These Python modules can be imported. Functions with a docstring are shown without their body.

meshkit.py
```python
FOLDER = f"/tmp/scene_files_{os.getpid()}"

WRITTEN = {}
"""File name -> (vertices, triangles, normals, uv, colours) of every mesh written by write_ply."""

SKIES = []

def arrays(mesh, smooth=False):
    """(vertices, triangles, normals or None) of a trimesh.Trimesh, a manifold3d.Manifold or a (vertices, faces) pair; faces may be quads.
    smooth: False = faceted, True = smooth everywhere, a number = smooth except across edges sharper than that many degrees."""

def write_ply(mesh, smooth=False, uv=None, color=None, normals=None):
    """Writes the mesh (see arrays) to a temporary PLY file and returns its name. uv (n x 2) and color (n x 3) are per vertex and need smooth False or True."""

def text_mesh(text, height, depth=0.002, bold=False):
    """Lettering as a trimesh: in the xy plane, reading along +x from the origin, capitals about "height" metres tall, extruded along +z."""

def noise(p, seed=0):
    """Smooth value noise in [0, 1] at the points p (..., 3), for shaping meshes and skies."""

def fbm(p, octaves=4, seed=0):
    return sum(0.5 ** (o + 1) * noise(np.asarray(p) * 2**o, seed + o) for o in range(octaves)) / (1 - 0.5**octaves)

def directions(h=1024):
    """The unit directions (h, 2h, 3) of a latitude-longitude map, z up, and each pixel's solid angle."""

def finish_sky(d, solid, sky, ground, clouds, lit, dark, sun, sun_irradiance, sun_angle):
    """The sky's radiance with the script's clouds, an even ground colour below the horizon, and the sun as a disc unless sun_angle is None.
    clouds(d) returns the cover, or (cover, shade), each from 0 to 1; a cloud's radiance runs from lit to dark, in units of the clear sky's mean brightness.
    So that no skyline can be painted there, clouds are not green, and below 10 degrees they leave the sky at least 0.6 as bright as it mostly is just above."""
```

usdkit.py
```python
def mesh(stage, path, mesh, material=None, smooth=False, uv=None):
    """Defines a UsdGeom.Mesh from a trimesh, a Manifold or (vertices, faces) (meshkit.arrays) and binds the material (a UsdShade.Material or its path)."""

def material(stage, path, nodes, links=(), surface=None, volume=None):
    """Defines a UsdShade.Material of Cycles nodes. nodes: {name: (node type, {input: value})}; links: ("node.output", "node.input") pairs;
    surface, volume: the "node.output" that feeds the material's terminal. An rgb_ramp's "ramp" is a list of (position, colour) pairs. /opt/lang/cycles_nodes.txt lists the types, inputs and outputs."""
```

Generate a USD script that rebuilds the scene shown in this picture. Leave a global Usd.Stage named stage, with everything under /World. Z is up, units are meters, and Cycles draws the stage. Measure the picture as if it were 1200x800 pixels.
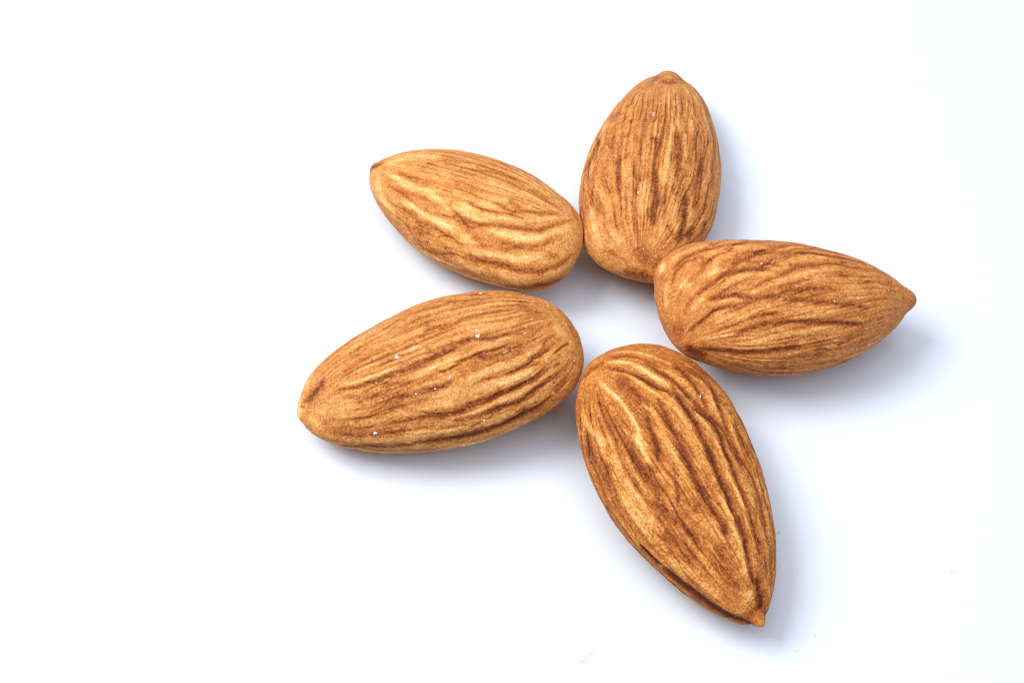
# Five almonds laid out like flower petals on white paper, close-up.
import math
import numpy as np
import trimesh
from scipy.interpolate import PchipInterpolator
from scipy.spatial import cKDTree
from pxr import Gf, Sdf, Usd, UsdGeom, UsdLux, UsdShade, Vt
import usdkit
import meshkit

MM = 0.001
stage = Usd.Stage.CreateInMemory()
UsdGeom.SetStageUpAxis(stage, "Z")
UsdGeom.SetStageMetersPerUnit(stage, 1.0)
UsdGeom.Xform.Define(stage, "/World")


def aimed(prim, pos, target, up=(0, 0, 1)):
    m = Gf.Matrix4d()
    m.SetLookAt(Gf.Vec3d(*pos), Gf.Vec3d(*target), Gf.Vec3d(*up))
    UsdGeom.Xformable(prim).AddTransformOp().Set(m.GetInverse())


# ---------------------------------------------------------------- camera
TILT, DIST = math.radians(33), 0.140
cam = UsdGeom.Camera.Define(stage, "/World/camera")
cam.CreateFocalLengthAttr(52.0)
cam.CreateHorizontalApertureAttr(36.0)
cam.CreateClippingRangeAttr(Gf.Vec2f(0.005, 50.0))
cam.CreateExposureAttr(-0.12)
aimed(cam.GetPrim(), (0, -DIST * math.sin(TILT), DIST * math.cos(TILT)), (0, 0, 0))


# ---------------------------------------------------------------- lamps
def rect(name, pos, size, intensity, color, target=(0, 0, 0)):
    l = UsdLux.RectLight.Define(stage, "/World/" + name)
    l.CreateWidthAttr(size[0])
    l.CreateHeightAttr(size[1])
    l.CreateIntensityAttr(intensity)
    l.CreateColorAttr(Gf.Vec3f(*color))
    aimed(l.GetPrim(), pos, target)


rect("window_light", (-0.21, 0.055, 0.275), (0.20, 0.20), 10.9, (0.985, 1.0, 1.03))
rect("room_light", (-0.25, 0.15, 1.5), (2.2, 2.2), 2.45, (0.88, 0.92, 1.06))
rect("right_fill_light", (1.0, -0.65, 1.2), (1.2, 1.2), 2.5, (0.86, 0.92, 1.10))  # added fill from the front right, lifts the shadows; stands for no window



def tag(prim, label=None, category=None, group=None, kind=None):
    for k, v in (("label", label), ("category", category), ("group", group), ("kind", kind)):
        if v:
            prim.SetCustomDataByKey(k, v)


# ---------------------------------------------------------------- materials
def mat(name, nodes, links, surface):
    return usdkit.material(stage, "/World/Looks/" + name, nodes, links, surface=surface)


def skin_material(name, dark, mid, light, pale, dust):
    """Almond skin: the mesh's own vein tone picks the colour, two sizes of grain break it up."""
    return mat(name, {
        "tone": ("attribute", {"attribute": "tone"}),
        "tc": ("geometry", {}),
        "grain": ("noise_texture", {"scale": 4800.0, "detail": 4.0, "roughness": 0.8}),
        "blot": ("noise_texture", {"scale": 900.0, "detail": 4.0, "roughness": 0.6}),
        "g1": ("math", {"math_type": "multiply_add", "value2": 3.6, "value3": -1.8}),
        "g2": ("math", {"math_type": "multiply_add", "value2": 0.5, "value3": -0.25}),
        "a1": ("math", {"math_type": "add"}),
        "a2": ("math", {"math_type": "add"}),
        "r": ("map_range", {"from_min": -1.4, "from_max": 1.2, "to_min": 0.0, "to_max": 1.0, "clamp": True}),
        "ramp": ("rgb_ramp", {"ramp": [(0.0, tuple(c * 0.45 for c in dark)), (0.18, dark), (0.52, mid), (0.76, light), (1.0, pale)]}),
        "spk": ("voronoi_texture", {"scale": 2600.0}),
        "spr": ("map_range", {"from_min": 0.10, "from_max": 0.24, "to_min": 0.55, "to_max": 0.0, "clamp": True}),
        "spn": ("noise_texture", {"scale": 700.0, "detail": 2.0}),
        "spm": ("map_range", {"from_min": 0.52, "from_max": 0.66, "to_min": 0.0, "to_max": 1.0, "clamp": True}),
        "spx": ("math", {"math_type": "multiply"}),
        "mix": ("mix_color", {"b": tuple(c * 0.6 for c in dark)}),
        "dst": ("voronoi_texture", {"scale": 1900.0}),
        "dsr": ("map_range", {"from_min": 0.07, "from_max": 0.17, "to_min": 0.5, "to_max": 0.0, "clamp": True}),
        "dsn": ("noise_texture", {"scale": 420.0, "detail": 3.0}),
        "dsm": ("map_range", {"from_min": 0.46, "from_max": 0.62, "to_min": 0.0, "to_max": 1.0, "clamp": True}),
        "dsx": ("math", {"math_type": "multiply"}),
        "mix2": ("mix_color", {"b": (0.86, 0.66, 0.42)}),
        "bn": ("noise_texture", {"scale": 4600.0, "detail": 4.0, "roughness": 0.75}),
        "bump": ("bump", {"strength": 0.95, "distance": 0.00014}),
        "p": ("principled_bsdf", {"roughness": 0.62, "specular_ior_level": 0.25, "sheen_weight": dust, "sheen_roughness": 0.45, "sheen_tint": (1.0, 0.93, 0.88)}),
    }, [
        ("tc.position", "grain.vector"), ("tc.position", "blot.vector"), ("tc.position", "spk.vector"), ("tc.position", "spn.vector"), ("tc.position", "bn.vector"),
        ("grain.fac", "g1.value1"), ("blot.fac", "g2.value1"),
        ("tone.fac", "a1.value1"), ("g1.value", "a1.value2"), ("a1.value", "a2.value1"), ("g2.value", "a2.value2"),
        ("a2.value", "r.value"), ("r.result", "ramp.fac"),
        ("spk.distance", "spr.value"), ("spn.fac", "spm.value"), ("spr.result", "spx.value1"), ("spm.result", "spx.value2"),
        ("spx.value", "mix.fac"), ("ramp.color", "mix.a"), ("mix.result", "mix2.a"), ("tc.position", "dst.vector"), ("tc.position", "dsn.vector"), ("dst.distance", "dsr.value"), ("dsn.fac", "dsm.value"), ("dsr.result", "dsx.value1"), ("dsm.result", "dsx.value2"), ("dsx.value", "mix2.fac"), ("mix2.result", "p.base_color"),
        ("bn.fac", "bump.height"), ("bump.normal", "p.normal"),
    ], "p.BSDF")


paper_mat = mat("white_paper", {
    "tc": ("geometry", {}),
    "n": ("noise_texture", {"scale": 1800.0, "detail": 4.0, "roughness": 0.6}),
    "b": ("bump", {"strength": 0.12, "distance": 0.00005}),
    "p": ("principled_bsdf", {"base_color": (0.64, 0.68, 0.71), "roughness": 0.7, "specular_ior_level": 0.25}),
}, [("tc.position", "n.vector"), ("n.fac", "b.height"), ("b.normal", "p.normal")], "p.BSDF")


def plain(name, color, rough=0.5, **kw):
    return mat(name, {
        "tc": ("geometry", {}),
        "n": ("noise_texture", {"scale": 5000.0, "detail": 3.0}),
        "r": ("rgb_ramp", {"ramp": [(0.3, tuple(c * 0.75 for c in color)), (0.7, tuple(min(1, c * 1.15) for c in color))]}),
        "p": ("principled_bsdf", {"roughness": rough, **kw}),
    }, [("tc.position", "n.vector"), ("n.fac", "r.fac"), ("r.color", "p.base_color")], "p.BSDF")


SALT = plain("salt", (0.74, 0.67, 0.60), 0.35)
GREY_SALT = plain("grey_salt", (0.56, 0.54, 0.54), 0.25, transmission_weight=0.2)
TAN_CRUMB = plain("pinkish_crumb", (0.62, 0.45, 0.34), 0.5)
GREY_DUST = plain("grey_dust", (0.56, 0.55, 0.56), 0.8)
FIBRE = plain("fibre", (0.45, 0.46, 0.52), 0.6)

# ---------------------------------------------------------------- the paper
sheet = trimesh.creation.box((1.4, 1.4, 0.0004))
sheet.apply_translation((0, 0, -0.0002))
pm = usdkit.mesh(stage, "/World/paper_ground", sheet, paper_mat)
tag(pm.GetPrim(), "blank white paper lying under the five almonds", "paper", kind="structure")

# ---------------------------------------------------------------- almonds
TH = np.linspace(0, np.pi, 7)
GH = np.array([1.05, 1.04, 1.02, .98, .92, .80, .60])


def surf(p, th, ph):
    """Local millimetres: x from the blunt end to the tip, y across, z up."""
    s = np.sin(th)
    wl, wr = s * PchipInterpolator(TH, p["wl"])(th), s * PchipInterpolator(TH, p["wr"])(th)
    h = p["h"] * s * PchipInterpolator(TH, GH)(th)
    c, q = np.cos(ph), np.sin(ph)
    y = np.where(c > 0, wl, wr) * np.sign(c) * np.abs(c) ** 1.06
    return np.stack([p["L"] * (1 - np.cos(th)) / 2 - p["L"] / 2 + 0 * y, y, h * q], -1)


def fbm(x, y, z, octaves, seed):
    return meshkit.fbm(np.stack([x, y, z], -1) + 57.3 + seed * 3.17, octaves, seed)


def ridged(x, y, z, seed):
    """Crinkled veins: 0 on the thin crease lines, 1 on the swellings between."""
    q = np.stack([x, y, z], -1) + 91.7 + seed * 5.31
    return np.clip(2.6 * np.abs(2 * meshkit.fbm(q, 2, seed) - 1), 0, 1)


def grid_mesh(V):
    """A closed tube of rings V (n, m, 3); first and last ring collapse to a point each."""
    n, m, _ = V.shape
    pts = np.vstack([V[0].mean(0)[None], V[1:-1].reshape(-1, 3), V[-1].mean(0)[None]])
    idx = 1 + np.arange((n - 2) * m).reshape(n - 2, m)
    nxt = np.roll(idx, -1, 1)
    a, b, c, d = idx[:-1].ravel(), idx[1:].ravel(), nxt[1:].ravel(), nxt[:-1].ravel()
    f = [np.stack([a, b, c], 1), np.stack([a, c, d], 1)]
    f.append(np.stack([np.zeros(m, int), idx[0], nxt[0]], 1))
    f.append(np.stack([np.full(m, len(pts) - 1), nxt[-1], idx[-1]], 1))
    return pts, np.vstack(f)


def flat_index(A):
    return np.concatenate([[A[0].mean()], A[1:-1].ravel(), [A[-1].mean()]])


def add_tone(m, tone):
    UsdGeom.PrimvarsAPI(m).CreatePrimvar("tone", Sdf.ValueTypeNames.FloatArray, "vertex").Set(Vt.FloatArray.FromNumpy(tone.astype(np.float32)))


def outward(pts, f):
    t = trimesh.Trimesh(pts, f, process=False)
    return f if t.volume > 0 else f[:, ::-1]


NT, NTOP, NLOW = 440, 380, 90
th1 = np.linspace(0, np.pi, NT)
ph1 = np.concatenate([np.linspace(-0.25, np.pi + 0.25, NTOP, endpoint=False), np.linspace(np.pi + 0.25, 2 * np.pi - 0.25, NLOW, endpoint=False)])
TG, PG = np.meshgrid(th1, ph1, indexing="ij")


def almond(number, label, look, tip, amp, veins, seed):
    d = DATA[number]
    p = d["p"]
    sp, cp = math.sin(p["pitch"]), math.cos(p["pitch"])   # it leans on its thick end, tip a little lower
    V = surf(p, TG, PG)
    V = np.stack([V[..., 0] * cp - V[..., 2] * sp, V[..., 1], V[..., 0] * sp + V[..., 2] * cp], -1)
    P = V.reshape(-1, 3)
    # outward normals of the smooth body
    n = np.cross(np.gradient(V, axis=0), np.roll(V, -1, 1) - np.roll(V, 1, 1))
    n *= np.sign((n * V).sum(-1, keepdims=True))
    n /= np.maximum(np.linalg.norm(n, axis=-1, keepdims=True), 1e-9)
    n[0], n[-1] = (-1, 0, 0), (1, 0, 0)
    n = n.reshape(-1, 3)
    x, y, z = P.T
    # vein coordinates: s along the axis from the vein pole to the tip, angle round it
    pole, end = np.array(d["pole"]), np.array([p["L"] / 2 * cp, 0, p["L"] / 2 * sp])
    ax = (end - pole) / np.linalg.norm(end - pole)
    u = np.cross(ax, (0, 1, 0)); u /= np.linalg.norm(u)
    w = np.cross(ax, u)
    rel = P - pole
    s = rel @ ax
    ang = np.arctan2(rel @ w, rel @ u) + 0.14 * (fbm(x * .22, y * .22, z * .22, 2, seed + 40) - .5)
    ca, sa = np.cos(ang), np.sin(ang)
    wob = 0.34 * (fbm(x * .5, y * .5, z * .5, 3, seed + 3) - .5)
    R1, R2, R3, N1 = veins
    broad = ridged(ca * R1 + wob, sa * R1 - wob, s * .045 + wob * .3, seed)
    mid = ridged(ca * R2 + wob * 2, sa * R2 + wob, s * .08, seed + 7)
    fine = fbm(ca * R3, sa * R3, s * .35, 3, seed + 11) - .5
    lump = fbm(x * .35, y * .35, z * .35, 3, seed + 21) - .5
    pit = fbm(x * 2.2, y * 2.2, z * 2.2, 3, seed + 31) - .5
    c1 = np.exp(-(np.abs(2 * fbm(ca * R2 * 1.3 + wob, sa * R2 * 1.3, s * .22 + wob, 3, seed + 70) - 1) / .035) ** 2)
    c2 = np.exp(-(np.abs(2 * fbm(ca * R3 * .9 + wob, sa * R3 * .9 - wob, s * .42, 3, seed + 71) - 1) / .06) ** 2)
    thin = c1 * np.clip(3.2 * fbm(x * .6, y * .6, z * .6, 3, seed + 72) - 1.1, 0, 1) + .7 * c2 * np.clip(3.2 * fbm(x * .7, y * .7, z * .7, 3, seed + 73) - 1.3, 0, 1)
    turn = N1 * ang / (2 * np.pi) + 1.5 * (fbm(x * .3, y * .45, z * .45, 3, seed + 90) - .5)
    saw = np.abs((turn % 1) - .5) * 2
    hit = np.clip(2.6 * fbm(np.cos(2 * np.pi * np.floor(turn) / N1) * 9 + s * .13, np.sin(2 * np.pi * np.floor(turn) / N1) * 9, s * .16, 3, seed + 91) - .75, 0, 1)
    vein = np.exp(-((1 - saw) / .17) ** 2) * np.clip(2.8 * fbm(ca * 4 + s * .2, sa * 4, s * .3, 3, seed + 92) - .8, 0, 1.1)
    swell = np.clip(1 - saw * 1.3, 0, 1) * hit
    tiny = fbm(x * 6.5, y * 6.5, z * 6.5, 2, seed + 33) - .5
    taper = np.clip((s - .6) / 3.0, 0, 1) * np.clip((np.linalg.norm(end - P, axis=1) - 1.0) / 7.0, 0.12, 1)
    tone = taper * (0.36 * (broad - .62) + 0.36 * (mid - .62)) + (0.25 + .75 * taper) * .5 * fine * np.clip((np.linalg.norm(rel, axis=1) - .8) / 5, .15, 1) + 0.35 * lump + .8 * pit - .85 * thin * taper + taper * (.42 * swell - .70 * vein)
    height = taper * (0.050 * (broad - .7) + 0.040 * (mid - .7)) + 0.07 * fine * taper * np.clip((np.linalg.norm(rel, axis=1) - .8) / 5, .1, 1) + 0.07 * pit + 0.045 * tiny + .25 * lump - .05 * thin * taper + taper * (.03 * swell - .055 * vein)
    # creases and swellings drawn one by one
    top = np.nonzero(z > -0.35 * p["h"] - 0.8)[0]
    Q = P[top] + 0.09 * (np.stack([fbm(x[top] * .9, y[top] * .9, z[top] * .9, 3, seed + 50 + k) for k in range(3)], -1) - .5) * 2
    groove, ridge = np.zeros(len(top)), np.zeros(len(top))
    fray = 0.60 + .8 * fbm(x[top] * 2.6, y[top] * 2.6, z[top] * 2.6, 3, seed + 63)
    mod = fbm(x[top] * .8, y[top] * .8, z[top] * .8, 3, seed + 60)
    for val, wd, pts in d["lines"]:
        pts = np.array(pts)
        dens = np.vstack([np.linspace(pts[i], pts[i + 1], 10, endpoint=False) for i in range(len(pts) - 1)] + [pts[-1:]])
        t = np.linspace(0, 1, len(dens))
        endfade = np.clip(np.minimum(t, 1 - t) / 0.16, 0, 1) ** .6
        near = np.nonzero(((Q - dens.mean(0)) ** 2).sum(1) < (np.linalg.norm(dens - dens.mean(0), axis=1).max() + 4 * wd) ** 2)[0]
        dist, i = cKDTree(dens).query(Q[near], distance_upper_bound=4 * wd + .1)
        ok = np.isfinite(dist)
        k = near[ok]
        wid = wd * (0.75 + .5 * endfade[i[ok]])
        g = abs(val) * np.exp(-(dist[ok] / wid) ** 2) * (0.25 + .75 * endfade[i[ok]]) * np.clip(.72 + .55 * mod[k], 0, 1.35)
        if val < 0:
            groove[k] = np.maximum(groove[k], g)
        else:
            ridge[k] = np.maximum(ridge[k], g)
    groove, ridge = groove * fray, ridge * (1.5 - .5 * fray)
    mod_all = fbm(x * .9, y * .9, z * .9, 3, seed + 81)
    seen = np.maximum(groove, ridge)
    tone[top] = tone[top] * (1 - .7 * np.clip(seen, 0, 1)) + 1.05 * ridge * (1 - np.clip(groove, 0, 1)) - 1.15 * groove
    height[top] += 0.065 * ridge * (1 - np.clip(groove, 0, 1)) - 0.11 * np.minimum(groove, 1.6)
    # the nib: pushed out of the same skin, a small hollow round its root
    cy0, cz0, rn, push, t_root, t_end = tip
    rho = np.hypot(y - cy0, z - end[2] - cz0) * (1 + .35 * (fbm(x * 1.1, y * 1.1, z * 1.1, 2, seed + 80) - .5))
    fore = np.clip((x - (p["L"] / 2 - 3.2)) / 1.2, 0, 1)
    nib = np.exp(-(rho / rn) ** 3) * fore
    ringed = np.exp(-((rho - 1.35 * rn) / (.38 * rn)) ** 2) * fore * np.clip(.2 + 1.6 * mod_all, 0, 1.3)
    tone = tone + t_end * nib + t_root * ringed
    height = height * (1 - .6 * nib) - .06 * ringed * (t_root < 0)
    P2 = P + n * (height * amp)[:, None] + np.stack([push * nib, 0 * x, 0 * x], 1)
    V2 = P2.reshape(V.shape)
    # set it down on the paper
    cy, sy = math.cos(p["yaw"]), math.sin(p["yaw"])
    zmin = V2[..., 2].min()
    rot = np.array([[cy, -sy, 0], [sy, cy, 0], [0, 0, 1]])
    base = np.array([p["x"], p["y"], -zmin])
    for q, nn in d.get("press", []):   # where it is squeezed against its neighbour
        q, nn = np.array(q), np.array(nn) / np.linalg.norm(nn)
        Wd = V2 @ rot.T + base
        over = (Wd - q) @ nn
        V2 = V2 - (np.where(over > 0, over, 0)[..., None] * nn) @ rot
    prim = UsdGeom.Xform.Define(stage, "/World/almond" + ("" if number == 1 else f"_{number - 1:03d}"))
    prim.AddTranslateOp().Set(Gf.Vec3d(p["x"] * MM, p["y"] * MM, 0))
    prim.AddRotateZOp().Set(math.degrees(p["yaw"]))
    root = prim.GetPrim()
    path = str(prim.GetPath())
    tag(root, label, "almond", "almonds laid out like petals")
    lift = np.array([0, 0, -zmin])
    pts, f = grid_mesh(V2)
    f = outward(pts, f)
    _, _, nrm = meshkit.arrays(((pts + lift) * MM, f), True)
    flat_tone, at_tip = flat_index(tone.reshape(TG.shape)), flat_index(nib.reshape(TG.shape)) > .35
    for name, mine in (("skin", ~at_tip[f].all(1)), ("tip", at_tip[f].all(1))):
        used, inv = np.unique(f[mine], return_inverse=True)
        m = usdkit.mesh(stage, path + "/" + name, ((pts[used] + lift) * MM, inv.reshape(-1, 3)), look)
        m.CreateNormalsAttr(Vt.Vec3fArray.FromNumpy(nrm[used].astype(np.float32)))
        m.SetNormalsInterpolation("vertex")
        add_tone(m, flat_tone[used])
    tree = cKDTree(pts)
    rng = np.random.default_rng(seed)
    for i, (at, size) in enumerate(d["salt"]):
        j = tree.query(at)[1]
        at = pts[j]
        o = np.array([0, 0, 1.0]) + at / np.array([p["L"] / 2, 6, 4]) * .6
        o /= np.linalg.norm(o)
        cl = rng.normal(size=(10, 3)); cl /= np.linalg.norm(cl, axis=1)[:, None]
        cl *= .88 * size / 2 * rng.uniform(.6, 1.15, (10, 1)) * np.array([1.15, .9, .38 if size > .7 else .6])
        hull = trimesh.convex.convex_hull(cl + at + o * size * .12 + lift)
        hull.apply_scale(MM)
        usdkit.mesh(stage, path + "/salt_grain" + (f"_{i:03d}" if i else ""), hull, (GREY_SALT if size > .8 else TAN_CRUMB if .5 < size < .6 else SALT))
    return pts @ rot.T + base


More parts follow.
